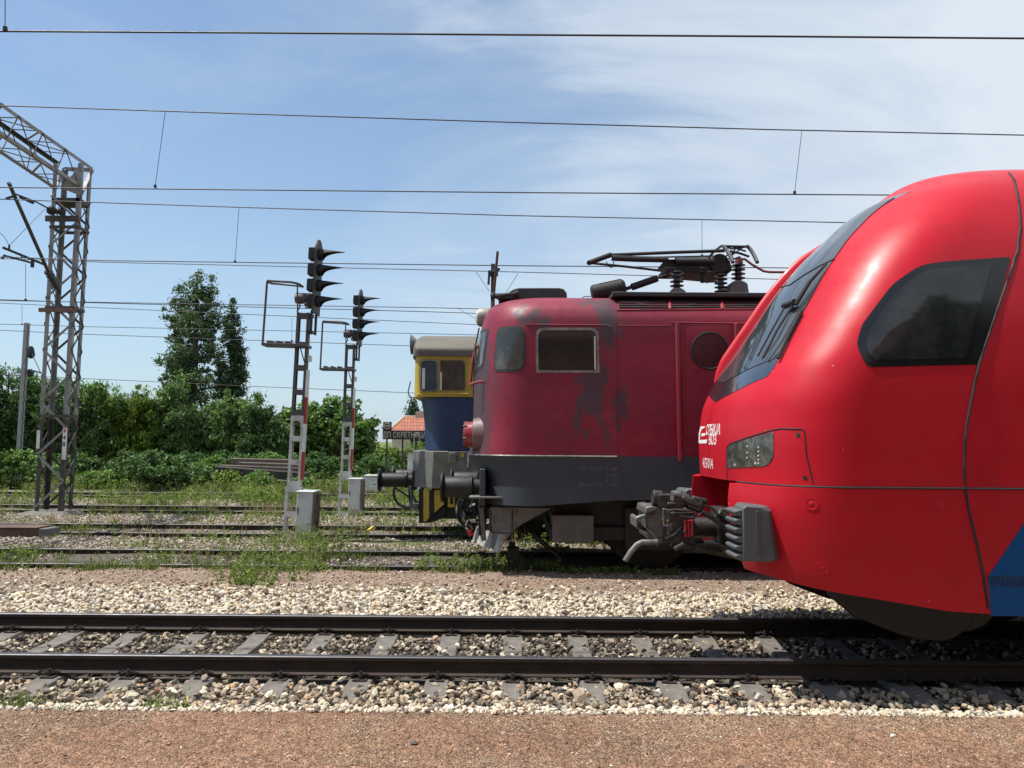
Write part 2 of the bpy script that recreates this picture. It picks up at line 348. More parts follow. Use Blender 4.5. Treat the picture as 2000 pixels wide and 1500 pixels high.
stones('mixed_ballast', X[pale_k], Y[pale_k], sz[pale_k], mix_st, rg, .4, pile=.02)
X, Y = scat(16500, -7.4, 7.4, 8.2, 10.1); k = rg.uniform(0, 1, len(X)) < np.clip((9.85+.5*(fbm(X*.9, Y*.9, 21, 3)-.5)-Y)/.55, .06, 1); X, Y = X[k], Y[k]
stones('pale_ballast', X, Y, rg.uniform(.03, .072, len(X)), pale_st, rg, .4, pile=rg.uniform(0, .02, len(X)))
X, Y = scat(9000, -8.5, 8, 9.5, 11.4); stones('brown_grit', X, Y, rg.uniform(.012, .034, len(X))*rg.choice([1, 1, 1, 1.6], len(X)), brown_st, rg, .25, OCT, OF)
X, Y = scat(74000, -4.2, 4.3, 4.25, 5.68); k = rg.uniform(0, 1, len(X)) < np.clip(1.15-2.6*np.clip(fbm(X*1.1, Y*1.6, 55, 4)-.5, 0, 1)*3-.35*np.clip((Y-5.3)/.3, 0, 1), .12, 1); X, Y = X[k], Y[k]; stones('platform_grit', X, Y, rg.uniform(.004, .0115, len(X))*rg.choice([1, 1, 1, 1, 1, 1, 1.6], len(X)), brown_st, rg, .28, OCT, OF)
X, Y = scat(1500, -4.2, 4.3, 4.25, 5.66); stones('platform_grit', X, Y, rg.uniform(.010, .019, len(X)), brown_st, rg, .25)
X, Y = scat(120, -4.2, 4.3, 4.3, 5.6); stones('platform_grit', X, Y, rg.uniform(.014, .032, len(X)), mix_st, rg, .2)
X, Y = scat(700, -4.3, 4.4, 5.54, 5.74); Y += .05*(fbm(X*1.5, X*0+3, 8, 4)-.5); stones('pale_ballast', X, Y, rg.uniform(.02, .045, len(X)), pale_st, rg, .35)
X, Y = scat(45, -4.6, 2.0, 5.95, 6.5); stones('mixed_ballast', X, Y, rg.uniform(.05, .085, len(X)), pale_st, rg, .7, pile=.03)
X, Y = scat(30, -4.6, 2.0, 6.8, 8.0); stones('mixed_ballast', X, Y, rg.uniform(.045, .075, len(X)), pale_st, rg, .6, pile=.02)
XX = []; YY = []
for y0, y1, n, xl, xr in ((11.45, 12.65, 1800, -9, 0), (12.85, 15.0, 9500, -11, 1), (15.1, 16.4, 1500, -12, 0), (16.6, 19.6, 11500, -14, 0), (21.2, 24.6, 5200, -17, 0)):
    X, Y = scat(n, xl, xr, y0, y1); XX.append(X); YY.append(Y)
X = np.concatenate(XX); Y = np.concatenate(YY); k = fbm(X*.45, Y*.7, 77, 5) < .58+rg.normal(0, .05, len(X)); X, Y = X[k], Y[k]
stones('yard_gravel', X, Y, rg.uniform(.03, .075, len(X)), yard_st, rg, .3, OCT, OF)
# ------------------------------------------------------------------ railway tracks
rail_side = M('rusty rail web', (.030, .021, .017), .75, .2, var=.3, sc=6, bump=.3, bsc=60, dirt=(.06, .034, .02), damt=.45, dsc=5)
rail_top = M('worn rail head', (.07, .07, .08), .5, .5, var=.15, sc=2, dirt=(.10, .08, .07), damt=.4, dsc=8)
conc = M('weathered sleeper concrete', (.17, .155, .135), .9, var=.2, sc=9, bump=.5, bsc=55, dirt=(.09, .08, .07), damt=.6, dsc=6)
clipm = M('rusted clip steel', (.045, .034, .028), .7, .4, var=.3, sc=20)
def rail(parent, Y, x0, x1, sag=0.):
    pr = [(-.0625, -.149), (.0625, -.149), (.0625, -.139), (.02, -.122), (.008, -.11), (.008, -.045), (.035, -.034), (.035, -.006), (.027, 0), (-.027, 0), (-.035, -.006), (-.035, -.034), (-.008, -.045), (-.008, -.11), (-.02, -.122), (-.0625, -.139)]
    n = len(pr); xs = np.linspace(x0, x1, 9); mb = MB(); vs = [(x, Y+a, z) for x in xs for a, z in pr]; mb.v = vs
    for i in range(len(xs)-1):
        for j in range(n):
            q = (j+1) % n; mb.f.append((i*n+j, i*n+q, (i+1)*n+q, (i+1)*n+j)); mb.mi.append(1 if j in (7, 8, 9) else 0)
    return mb.build('rail', [rail_side, rail_top], parent, 25)
t1 = thing('railway_track', 'nearest railway track on concrete sleepers beside the brown platform', 'track', (0, T1, 0), 'yard tracks')
for s in (-.75, .75): rail(t1, T1+s, -40, 60)
def sleeper_mesh():
    mb = MB(); st = [(-1.3, .09, -.215), (-1.0, .095, -.166), (-.55, .095, -.166), (-.40, .085, -.188), (.40, .085, -.188), (.55, .095, -.166), (1.0, .095, -.166), (1.3, .09, -.215)]
    vs = []
    for y, w, z in st: vs += [(-w-.06, y, -.36), (-w, y, z), (w, y, z), (w+.06, y, -.36)]
    n = len(st); fs = [(0, 3, 2, 1), tuple(4*n-4+i for i in (0, 1, 2, 3))]
    for i in range(n-1):
        for j in range(4): fs.append((4*i+j, 4*i+(j+1) % 4, 4*i+4+(j+1) % 4, 4*i+4+j))
    return mb.add(vs, fs)
def clip_mesh(y, side):    # spring clip with its bolt and plate on one side of a rail
    mb = MB(); d = side
    mb.box((0, y+d*.105, -.160), (.11, .07, .012))
    mb.lathe((0, y+d*.095, -.15), (0, 0, 1), [(0, .02), (.03, .02), (.03, .012), (.055, .012)], 6)
    for q in (-1, 1):
        mb.tube([(q*.015, y+d*.075, -.125), (q*.04, y+d*.06, -.122), (q*.07, y+d*.07, -.12), (q*.085, y+d*.10, -.125), (q*.075, y+d*.13, -.118), (q*.05, y+d*.135, -.10)], .008, 6)
    mb.box((0, y+d*.085, -.118), (.035, .035, .008))
    return mb
ORG['x'] = Vector((0, 0, 0))
proto = None
for i, x in enumerate(SLX):
    if proto is None:
        proto = sleeper_mesh().build('sleeper', conc, None, 25, .008); proto.parent = t1
        for yy, sd_ in ((-.75, -1), (-.75, 1), (.75, -1), (.75, 1)):
            cl_ = clip_mesh(yy, sd_).build('rail_clip', clipm, None); cl_.parent = proto
        o = proto
    else: o = copy_tree(proto, t1)
    o.location = (x+random.uniform(-.012, .012), 0, random.uniform(-.008, .004)); o.rotation_euler.z = random.uniform(-.01, .01)
for T, lab in ((T2, 'weedy track under the red locomotive, second from the platform'), (T3, 'gravel-filled track under the blue and yellow locomotive'), (T4, 'shiny-railed track passing just behind the lattice tower foot'), (T5, 'farthest overgrown track in front of the bushes')):
    tr = thing('railway_track', lab, 'track', (0, T, 0), 'yard tracks')
    for s in (-.75, .75): rail(tr, T+s, -60, 60)
# ------------------------------------------------------------------ curved vehicle shells
def pchip(xs, ys):
    x = np.array(xs, float); y = np.array(ys, float); h = np.diff(x); d = np.diff(y)/h; m_ = np.zeros_like(y)
    for i in range(1, len(x)-1):
        if d[i-1]*d[i] > 0:
            w1 = 2*h[i]+h[i-1]; w2 = h[i]+2*h[i-1]; m_[i] = (w1+w2)/(w1/d[i-1]+w2/d[i])
    m_[0] = d[0]; m_[-1] = d[-1]
    xl = list(x)
    def fn(q):
        q = min(max(q, xl[0]), xl[-1]); i = min(max(int(np.searchsorted(x, q))-1, 0), len(xl)-2); t = (q-xl[i])/h[i]
        return float((2*t**3-3*t**2+1)*y[i]+(t**3-2*t**2+t)*h[i]*m_[i]+(-2*t**3+3*t**2)*y[i+1]+(t**3-t**2)*h[i]*m_[i+1])
    return fn
class Hull:
    """nose shell: half width w(z), nose position x0(z), nose roundness l(z) and n"""
    def __init__(s, yc, w, x0, l, n): s.yc = yc; s.w = pchip(*zip(*w)); s.x0 = pchip(*zip(*x0)); s.l = pchip(*zip(*l)); s.n = n
    def G(s, p):
        w = max(s.w(p[2]), 1e-3); u = max(0., 1-(p[0]-s.x0(p[2]))/s.l(p[2]))
        return (abs(p[1]-s.yc)/w)**s.n + u**s.n - 1
    def normal(s, p):
        e = 2e-3; p = Vector(p)
        g = Vector([s.G(p+Vector(d)*e)-s.G(p-Vector(d)*e) for d in ((1, 0, 0), (0, 1, 0), (0, 0, 1))])
        return g.normalized() if g.length > 1e-9 else Vector((0, -1, 0))
    def front(s, dy, z):
        t = min(1, abs(dy)/max(s.w(z), 1e-3)); return Vector((s.x0(z)+s.l(z)*(1-(1-t**s.n)**(1/s.n)), s.yc+dy, z))
    def side(s, x, z, far=False):
        u = max(0., 1-(x-s.x0(z))/s.l(z)); u = min(u, 1); dy = s.w(z)*(1-u**s.n)**(1/s.n)
        return Vector((x, s.yc+(dy if far else -dy), z))
    def hit(s, px, py, zr=(0, 9)):
        d = ray(px, py); o = Vector((0, 0, CH)); tt = (s.yc-1.8)/d.y; lo = tt; q = None
        for i in range(420):
            p = o+d*(tt+i*.01)
            if s.G(p) < 0: q = tt+i*.01; break
        if q is None: return None
        a, b = q-.01, q
        for i in range(18):
            m_ = (a+b)/2
            if s.G(o+d*m_) < 0: b = m_
            else: a = m_
        return o+d*b
    def grid(s, zs, na, xe, nx=14):
        V = []; cols = None
        for z in zs:
            w, x0, l = s.w(z), s.x0(z), s.l(z); row = []
            xs = [min(xe, x0+l)+(xe-min(xe, x0+l))*(k/nx) for k in range(nx, 0, -1)]
            row += [(x, s.yc-w, z) for x in xs]
            for k in range(na+1):
                a = -math.pi/2+math.pi*k/na; sa = math.sin(a); ca = abs(math.cos(a))
                row.append((min(xe, x0+l*(1-ca**(2/s.n))), s.yc+w*math.copysign(abs(sa)**(2/s.n), sa), z))
            row += [(x, s.yc+w, z) for x in xs[::-1]]
            cols = len(row); V += row
        fs = [(i*cols+j, i*cols+j+1, (i+1)*cols+j+1, (i+1)*cols+j) for i in range(len(zs)-1) for j in range(cols-1)]
        return V, fs, cols
def subdiv_poly(polys, step, tess=None):
    """flat polygons (or a triangulated mesh) cut along a square grid: returns verts, faces, boundary edges"""
    bm = bmesh.new()
    if tess is None:
        for poly in polys:
            f = bm.faces.new([bm.verts.new((p[0], p[1], 0)) for p in poly])
    else:
        vs = [bm.verts.new((v[0], v[1], 0)) for v in tess[0]]
        for f in tess[1]:
            try: bm.faces.new([vs[i] for i in f])
            except ValueError: pass
        bmesh.ops.remove_doubles(bm, verts=bm.verts, dist=1e-5)
    bmesh.ops.triangulate(bm, faces=bm.faces)
    for ax in (0, 1):
        lo = min(v.co[ax] for v in bm.verts); hi = max(v.co[ax] for v in bm.verts)
        k = math.floor(lo/step)+1
        while k*step < hi:
            co = [0, 0, 0]; co[ax] = k*step; no = [0, 0, 0]; no[ax] = 1
            bmesh.ops.bisect_plane(bm, geom=bm.verts[:]+bm.edges[:]+bm.faces[:], plane_co=co, plane_no=no, dist=step*1e-4); k += 1
    bmesh.ops.remove_doubles(bm, verts=bm.verts, dist=step*1e-3)
    bm.verts.index_update()
    V = [v.co.copy() for v in bm.verts]; Fs = [[v.index for v in f.verts] for f in bm.faces]
    be = [(e.verts[0].index, e.verts[1].index) for e in bm.edges if len(e.link_faces) == 1]
    bm.free(); return V, Fs, be
def skin(hull, mapfn, name, mats, parent, polys=None, step=.1, off=.004, thick=.008, tess=None, smooth=True):
    """a thin panel that follows the shell: the outline is cut into a grid and every vertex laid on the surface"""
    V, Fs, be = subdiv_poly(polys, step, tess); P = []; Nn = []
    for v in V:
        p = mapfn(v.x, v.y)
        P.append(p)
    good = [i for i, p in enumerate(P) if p is not None]
    for i, p in enumerate(P):
        if p is None: P[i] = P[min(good, key=lambda g: (V[g]-V[i]).length)]
    Nn = [hull.normal(p) for p in P]
    vs = [p+n*off for p, n in zip(P, Nn)]; nb = len(vs); vs += [p+n*(off-thick) for p, n in zip(P, Nn)]
    mb = MB(); mb.add(vs, [tuple(f) for f in Fs]+[(a, b, b+nb, a+nb) for a, b in be])
    o0 = org(parent); me = bpy.data.meshes.new(name); me.from_pydata([tuple(Vector(v)-o0) for v in mb.v], [], mb.f)
    bm = bmesh.new(); bm.from_mesh(me); loose = [v for v in bm.verts if not v.link_faces]; bmesh.ops.delete(bm, geom=loose, context='VERTS')
    bmesh.ops.recalc_face_normals(bm, faces=bm.faces)
    if sum((f.normal.dot(hull.normal(f.calc_center_median()+o0))*f.calc_area() for f in bm.faces)) < 0: bmesh.ops.reverse_faces(bm, faces=bm.faces)
    bm.to_mesh(me); bm.free()
    return finish(me, name, mats, parent, 40, smooth)
def line_on(hull, pts, name, mat, parent, r=.006, off=0., step=8):
    """a groove or bead along the shell through points given on its surface"""
    Q = []
    for a, b in zip(pts[:-1], pts[1:]):
        n = max(1, int(math.hypot(b[0]-a[0], b[1]-a[1])/step))
        for k in range(n): Q.append((a[0]+(b[0]-a[0])*k/n, a[1]+(b[1]-a[1])*k/n))
    Q.append(pts[-1]); P = [hull.hit(*q) for q in Q]; P = [p+hull.normal(p)*off for p in P if p is not None]
    return MB().tube(P, r, 6).build(name, mat, parent, 60)
def round_poly(pts, r, n=5):
    out = []; m_ = len(pts)
    for i in range(m_):
        p = Vector(pts[i]).to_2d(); a = Vector(pts[i-1]).to_2d(); b = Vector(pts[(i+1) % m_]).to_2d(); rr = r[i] if isinstance(r, (list, tuple)) else r
        k = min(rr, (a-p).length*.45, (b-p).length*.45)
        if k < 1e-6: out.append((p.x, p.y)); continue
        A = p+(a-p).normalized()*k; B = p+(b-p).normalized()*k
        for j in range(n+1):
            s = j/n; q = A*(1-s)**2+p*2*s*(1-s)+B*s*s; out.append((q.x, q.y))
    return out
def text_tess(txt, size=1., spacing=1., bold=0., align='LEFT'):
    cu = bpy.data.curves.new('t', 'FONT'); cu.body = txt; cu.size = size; cu.space_character = spacing; cu.offset = bold; cu.align_x = align; cu.resolution_u = 3
    ob = bpy.data.objects.new('t', cu); COL.objects.link(ob); dg = bpy.context.evaluated_depsgraph_get(); me = ob.evaluated_get(dg).to_mesh()
    V = [v.co.copy() for v in me.vertices]; Fs = [tuple(p.vertices) for p in me.polygons]
    bpy.data.objects.remove(ob); bpy.data.curves.remove(cu); return V, Fs
# ------------------------------------------------------------------ red passenger train
red = M('glossy train red', (.48, .009, .021), .39, 0, .05, .05, 1.5, dirt=(.40, .018, .024), damt=.26, dsc=4.5, spec=.26)
def add_specks(m, col=(.55, .20, .20), scale=9., amt=.75):
    t = m.node_tree; b = next(n for n in t.nodes if n.type == 'BSDF_PRINCIPLED'); src = b.inputs['Base Color'].links[0].from_socket
    tc = N(t, 'ShaderNodeTexCoord'); vo = N(t, 'ShaderNodeTexVoronoi', i_Scale=scale, i_Randomness=1.); t.links.new(tc.outputs['Object'], vo.inputs['Vector'])
    s = N(t, 'ShaderNodeSeparateColor'); t.links.new(vo.outputs['Color'], s.inputs[0])
    ra = N(t, 'ShaderNodeMath', operation='MULTIPLY'); t.links.new(s.outputs[0], ra.inputs[0]); t.links.new(s.outputs[1], ra.inputs[1])
    th = N(t, 'ShaderNodeMath', operation='MULTIPLY'); t.links.new(ra.outputs[0], th.inputs[0]); th.inputs[1].default_value = .13
    lt = N(t, 'ShaderNodeMath', operation='LESS_THAN'); t.links.new(vo.outputs['Distance'], lt.inputs[0]); t.links.new(th.outputs[0], lt.inputs[1])
    k = N(t, 'ShaderNodeMath', operation='MULTIPLY'); t.links.new(lt.outputs[0], k.inputs[0]); k.inputs[1].default_value = amt
    t.links.new(mixc(t, k.outputs[0], src, col), b.inputs['Base Color'])
add_specks(red)
red_in = M('dark red inner panel', (.40, .012, .02), .5, dirt=(.12, .02, .02), damt=.5)
black_rub = M('black rubber', (.016, .016, .017), .7, var=.2)
scr_mask = M('dusty black windscreen border', (.018, .021, .026), .13, 0, 1., var=.2, sc=5, dirt=(.08, .078, .075), damt=.30, dsc=7)
scr_glass = glass_mat('windscreen glass', (.10, .115, .125), .012, ior=2.6, dust=.03)
next(n for n in scr_glass.node_tree.nodes if n.type == 'BSDF_PRINCIPLED').inputs['Metallic'].default_value = .55
side_glass = glass_mat('tinted cab glass', (.012, .014, .017), .03, ior=1.55, dust=.12)
pad_grey = M('grey anti-climber', (.085, .093, .10), .55, var=.08, dirt=(.07, .07, .07), damt=.35, dsc=7)
steel = M('grey coupler casting', (.18, .178, .168), .5, .35, var=.2, sc=8, dirt=(.05, .045, .04), damt=.55, dsc=6, bump=.2)
dk_steel = M('greasy dark steel', (.035, .034, .034), .5, .4, var=.3, sc=7, dirt=(.09, .075, .06), damt=.5, dsc=6, bump=.25)
black_m = M('matt black', (.012, .012, .012), .7)
white_l = M('white lettering', (.80, .80, .78), .5, var=.05)
blue_p = M('deep blue paint', (.002, .075, .25), .5, 0, 0, .06, 2, spec=.2)
dark_blue = M('faint dark lettering', (.002, .018, .07), .4)
hose_m = M('hose rubber', (.02, .02, .021), .55)
red_m = M('signal red metal', (.45, .02, .025), .5)
lamp_m = M('dark lamp lens', (.03, .032, .03), .18, 0, .6, .2, 8, dirt=(.16, .16, .14), damt=.5, dsc=14)
led_m = M('pale lamp reflector', (.62, .62, .56), .25, .2)
brass = M('brass', (.55, .36, .08), .35, .8)
YC = T1
TW = [(.3, 1.34), (.5, 1.37), (.8, 1.40), (1.2, 1.41), (2.2, 1.41), (2.7, 1.39), (3.1, 1.34), (3.5, 1.25), (3.8, 1.12), (4.0, .98), (4.15, .82), (4.27, .62), (4.35, .38), (4.38, .2), (4.39, .02)]
TX = [(1.44, 1.914), (1.8, 1.899), (2.1, 1.929), (2.4, 2.054), (2.7, 2.256), (3.0, 2.459), (3.3, 2.66), (3.6, 2.90), (3.8, 3.10), (4.0, 3.313), (4.15, 3.559), (4.27, 3.74), (4.35, 4.1), (4.39, 6.0)]
TL = [(1.4, .75), (2.4, .8), (3.2, .85), (4.4, .9)]
HU = Hull(YC, TW, TX, TL, 2.5)
HL = Hull(YC, TW, [(.3, 2.1), (.6, 2.02), (.8, 1.94), (1.05, 1.87), (1.3, 1.83), (1.5, 1.85)], [(.3, .72), (1.5, .72)], 2.6)
XE = 16.0
for n in scr_mask.node_tree.nodes:
    if n.type == 'BSDF_PRINCIPLED': n.inputs['Coat IOR'].default_value = 2.0
tr = thing('passenger_train', 'glossy red passenger train with sloping windscreen standing nearest on the right', 'train', (0, YC, 0))
zs = list(np.linspace(1.475, 3.7, 46))+list(np.linspace(3.74, 4.2, 18))+list(np.linspace(4.22, 4.388, 14))
V, fs, nc = HU.grid(zs, 56, XE)
mb = MB(); mb.add(V, fs)
# underside of the nose over the coupler pocket and roof strip
mb.add([V[i] for i in range(nc)], [tuple(range(14, 14+57))])
top = len(zs)-1
mb.add([V[top*nc+i] for i in range(nc)], [tuple([j, j+1, nc-2-j, nc-1-j]) for j in range(nc//2-1)])
mb.build('body', red, tr, 50)
# lower shell: two bumper lobes with the coupler pocket between them
def zbot(x): return .50+.23*min(1, max(0, (3.75-x)/1.75))**1.25
V = []; fs = []; na = 30; nz = 16; cut = .47
for side in (-1, 1):
    mb = MB(); cols = 0
    a1 = math.asin(cut**(HL.n/2)); rows = []
    for k in range(nz+1):
        row = []
        for j in range(14+na+1):
            if j < 14: xr = XE-(XE-2.75)*(j/14)**.6; tt = None
            else: tt = math.pi/2-(math.pi/2-a1)*((j-14)/na)
            x_est = xr if tt is None else HL.front(HL.w(1.)*math.sin(tt)**(2/HL.n), 1.)[0]
            z = zbot(x_est)+(1.462-zbot(x_est))*k/nz
            if tt is None: p = Vector((xr, YC+side*HL.w(z), z))
            else: p = HL.front(HL.w(z)*math.sin(tt)**(2/HL.n), z); p = Vector((p.x, YC+side*(p.y-YC), p.z))
            row.append(p)
        rows.append(row)
    nc2 = len(rows[0]); vs = [p for r_ in rows for p in r_]
    fq = [(i*nc2+j, i*nc2+j+1, (i+1)*nc2+j+1, (i+1)*nc2+j) for i in range(nz) for j in range(nc2-1)]
    mb.add(vs, fq)
    # top ledge, inner pocket wall, floor edge
    topr = rows[-1]; inn = [Vector((max(p.x+.4, 2.9) if p.x < 2.9 else p.x, YC+side*min(abs(p.y-YC), .66 if p.x < 2.6 else 1.2), p.z)) for p in topr]
    mb.add(topr+inn, [(j, j+1, nc2+j+1, nc2+j) for j in range(nc2-1)])
    edge = [r_[-1] for r_ in rows]; back = [Vector((3.05, p.y, p.z)) for p in edge]
    mb.add(edge+back, [(k, k+1, nz+1+k+1, nz+1+k) for k in range(nz)])
    mb.build('lower_skirt', red, tr, 38)
MB().bb((3.0, YC-.66, .5), (3.1, YC+.66, 1.47)).build('pocket_panel', red_in, tr)
mb = MB(); mb.bb((3.2, YC-1.2, .60), (XE, YC+1.2, 1.0)); mb.build('underframe', black_m, tr)
# windscreen border and glass (laid symmetrically round the nose)
near = [HU.hit(*p) for p in [(1387, 788), (1440, 763), (1498, 736), (1512, 719), (1522, 699), (1534, 677), (1575, 600), (1600, 555), (1622, 518), (1645, 484), (1672, 449), (1700, 420)]]
pn = [(p.y-YC, p.z) for p in near]
pn[0] = (0, pn[0][1])
pn.append((-.62, 4.06))
mir = [(-a, z) for a, z in pn]
FD = .64
outl = pn+[(.56, 4.06), (FD, 3.6), (FD, 3.0), (FD, 2.60), (FD+.03, 2.47), (.92, 2.46), (.98, 2.40), mir[2]]
skin(HU, HU.front, 'windscreen_border', scr_mask, tr, [outl], .07, .004, .01)
gn = [HU.hit(*p) for p in [(1422, 744), (1514, 702), (1536, 676), (1575, 603), (1600, 558), (1622, 522), (1645, 488), (1672, 453), (1700, 424)]]
g2 = [(p.y-YC, p.z) for p in gn]; g2[0] = (-.02, g2[0][1]-.01); g2 = [(min(a+.02, -.02), z) for a, z in g2]+[(-.56, 4.02)]
skin(HU, HU.front, 'windscreen', scr_glass, tr, [g2+[(FD-.03, 4.02), (FD-.03, 3.3), (FD-.05, g2[0][1]+.06)]], .07, .009, .008)
# windscreen pillar on the far side, standing proud of the glass
V = []; prs = [(FD-.004, -.01), (FD+.004, .5), (FD+.012, .92), (FD+.03, 1.), (FD+.10, .95), (FD+.22, .6), (FD+.36, .2), (FD+.46, -.05)]
zz_ = np.linspace(2.42, 4.02, 34)
for z in zz_:
    hgt_ = .092*min(1, max(0, (z-2.42)/.22))**.7*min(1, max(0, (4.05-z)/.35))**.8
    for dy_, k_ in prs:
        p = HU.front(min(dy_, HU.w(z)*.98), z); V.append(p+HU.normal(p)*(hgt_*k_ if k_ > 0 else -.015))
n_ = len(prs)
MB().add(V, [(i*n_+j, i*n_+j+1, (i+1)*n_+j+1, (i+1)*n_+j) for i in range(len(zz_)-1) for j in range(n_-1)]).build('screen_pillar', red, tr, 60)
# divider lines of the screen heater and the sun blind edge
for z0, z1, a0 in ((3.42, 3.42, .70),):
    P = [HU.front(-a0+(a0+FD-.04)*k/24, z0-.10*(1-abs(-1+2*k/24))) for k in range(25)]
    MB().tube([p+HU.normal(p)*.012 for p in P], .005, 5).build('screen_seam', black_rub, tr)
# wiper
wp = lambda x, y, o=.03: (lambda p: p+HU.normal(p)*o)(HU.hit(x, y))
w_ = MB(); w_.tube([wp(1556, 604, .05), wp(1528, 652, .06), wp(1497, 704, .04)], .011, 6); w_.tube([wp(1543, 603, .05), wp(1515, 655, .055), wp(1486, 700, .035)], .009, 6)
w_.tube([wp(1560, 600, .04), wp(1590, 556, .05), wp(1619, 519, .03)], [.022, .018, .01], 8); w_.tube([wp(1540, 604, .05), wp(1562, 598, .06)], .03, 8)
w_.tube([wp(1570, 612, .03), wp(1545, 660, .03), wp(1524, 704, .03)], .016, 6)
w_.build('wiper', black_rub, tr)
pxm = HU.hit
so_ = round_poly([(1672, 672), (1684, 634), (1742, 556), (1797, 518), (1845, 511), (1973, 502), (1953, 575), (1910, 712), (1700, 717), (1688, 707)], [14, 10, 20, 20, 16, 4, 3, 4, 14, 8])
skin(HU, pxm, 'side_window', M('black window border', (.010, .011, .013), .12, var=.1), tr, [so_], 12, .005, .012)
si_ = round_poly([(1690, 674), (1700, 640), (1752, 568), (1803, 530), (1845, 524), (1935, 517), (1918, 580), (1885, 700), (1708, 703), (1698, 694)], [10, 8, 16, 16, 12, 4, 3, 6, 10, 6])
sg = skin(HU, pxm, 'pane', side_glass, bpy.data.objects['side_window'], [si_], 12, .009, .01)
# blind and desk seen behind the cab glass
# cab shell joint, headlamp cover joint, waist joint
line_on(HU, [(1966, 331), (1981, 352), (1990, 395), (1993, 440), (1987, 490), (1974, 530), (1956, 580), (1934, 645), (1912, 710), (1895, 790), (1885, 850), (1883, 900), (1884, 944)], 'shell_joint', black_rub, tr, .011)
line_on(HL, [(1884, 948), (1893, 1000), (1906, 1055), (1920, 1120), (1930, 1188)], 'shell_joint', black_rub, tr, .011)
line_on(HU, [(1420, 938), (1420, 874), (1427, 866), (1465, 853), (1507, 840), (1525, 837), (1566, 838), (1571, 842), (1575, 890), (1588, 944)], 'lamp_cover_joint', black_rub, tr, .006)
P = []
for k in range(40):
    a = math.pi/2-(math.pi/2-math.asin(.46**(1.25)))*k/39; q = HU.front(-HU.w(1.47)*math.sin(a)**(2/2.5), 1.47); P.append(q)
P = [Vector((XE, YC-1.412, 1.47)), Vector((3, YC-1.412, 1.47))]+P
MB().tube([p+Vector((0, -.002, 0)) for p in P], .009, 6).build('waist_joint', black_rub, tr)
hp = round_poly([(1421, 875), (1428, 867), (1511, 843), (1511, 896), (1496, 911), (1421, 914)], [3, 3, 4, 14, 14, 4])
hl = skin(HU, pxm, 'headlight', lamp_m, tr, [hp], 8, .004, .012)
mb = MB()
for x0_, ys in ((1482, (874, 882, 890, 898, 905)), (1460, (872, 884, 894))):
    for y in ys:
        p = HU.hit(x0_, y); mb.lathe(p+HU.normal(p)*.002, HU.normal(p), [(0, .009), (.006, .007)], 8)
for x0_, y in ((1436, 908), (1476, 905)):
    p = HU.hit(x0_, y); mb.lathe(p+HU.normal(p)*.002, HU.normal(p), [(0, .012), (.006, .010)], 8)
mb.build('reflector', led_m, hl)
for (x0_, y), H_, r_ in (((1558, 849), HU, .018), ((1572, 933), HU, .018)):
    p = H_.hit(x0_, y); MB().lathe(p-H_.normal(p)*.004, H_.normal(p), [(0, r_), (.007, r_), (.007, r_*.5), (.009, r_*.5)], 14).build('bolt', dk_steel, tr)
for x0_, y in ((1585, 985), (1837, 986), (1606, 1110), (1872, 1138)):
    p = HL.hit(x0_, y); nrm = HL.normal(p)
    mb = MB(); mb.lathe(p-nrm*.012, nrm, [(0, .048), (.0145, .048), (.0155, .044), (.0135, .040), (.0135, .02), (.015, .018)], 24); mb.build('panel_lock', red, tr, 50)
# lettering and emblem on the nose
def front_text(txt, cx, cz, h, w=None, name='lettering', mat=white_l, hull=HU, bold=0.):
    V, Fs = text_tess(txt, 1., 1., bold); xs = [v.x for v in V]; ys = [v.y for v in V]; sc = h/(max(ys)-min(ys)); sx = sc if w is None else w/(max(xs)-min(xs))
    x0_, y0_ = (min(xs)+max(xs))/2, (min(ys)+max(ys))/2
    tv = [Vector(((v.x-x0_)*sx+cx, (v.y-y0_)*sc+cz, 0)) for v in V]
    return skin(hull, lambda a, b: hull.front(-a, b), name, mat, tr, None, .05, .003, .004, (tv, Fs))
# writing runs left to right as seen from in front of the nose: a = -dy
def cpx(px, py): p = HU.hit(px, py); return (-(p.y-YC), p.z)
a0, z0 = cpx(1380, 840); a1, z1 = cpx(1407, 838)
front_text('СРБИЈА', (a0+a1)/2, z1, .105, a1-a0)
b0, zb0 = cpx(1385, 859); b1, zb1 = cpx(1399, 858)
front_text('ВОЗ', (b0+b1)/2, zb1, .105, b1-b0)
c0, zc0 = cpx(1373, 906); c1, zc1 = cpx(1392.5, 906)
front_text('413 014', (c0+c1)/2, zc1, .10, c1-c0)
em = [[(1369, 833), (1378, 833), (1376, 836), (1371, 838), (1368, 846), (1366.5, 864), (1365, 865), (1365.5, 846)], [(1371, 846.5), (1379, 846), (1377, 851), (1370, 852.5)], [(1366, 866), (1367, 859.5), (1382, 858.5), (1380, 866)]]
skin(HU, pxm, 'emblem', white_l, tr, em, 3, .003, .004)
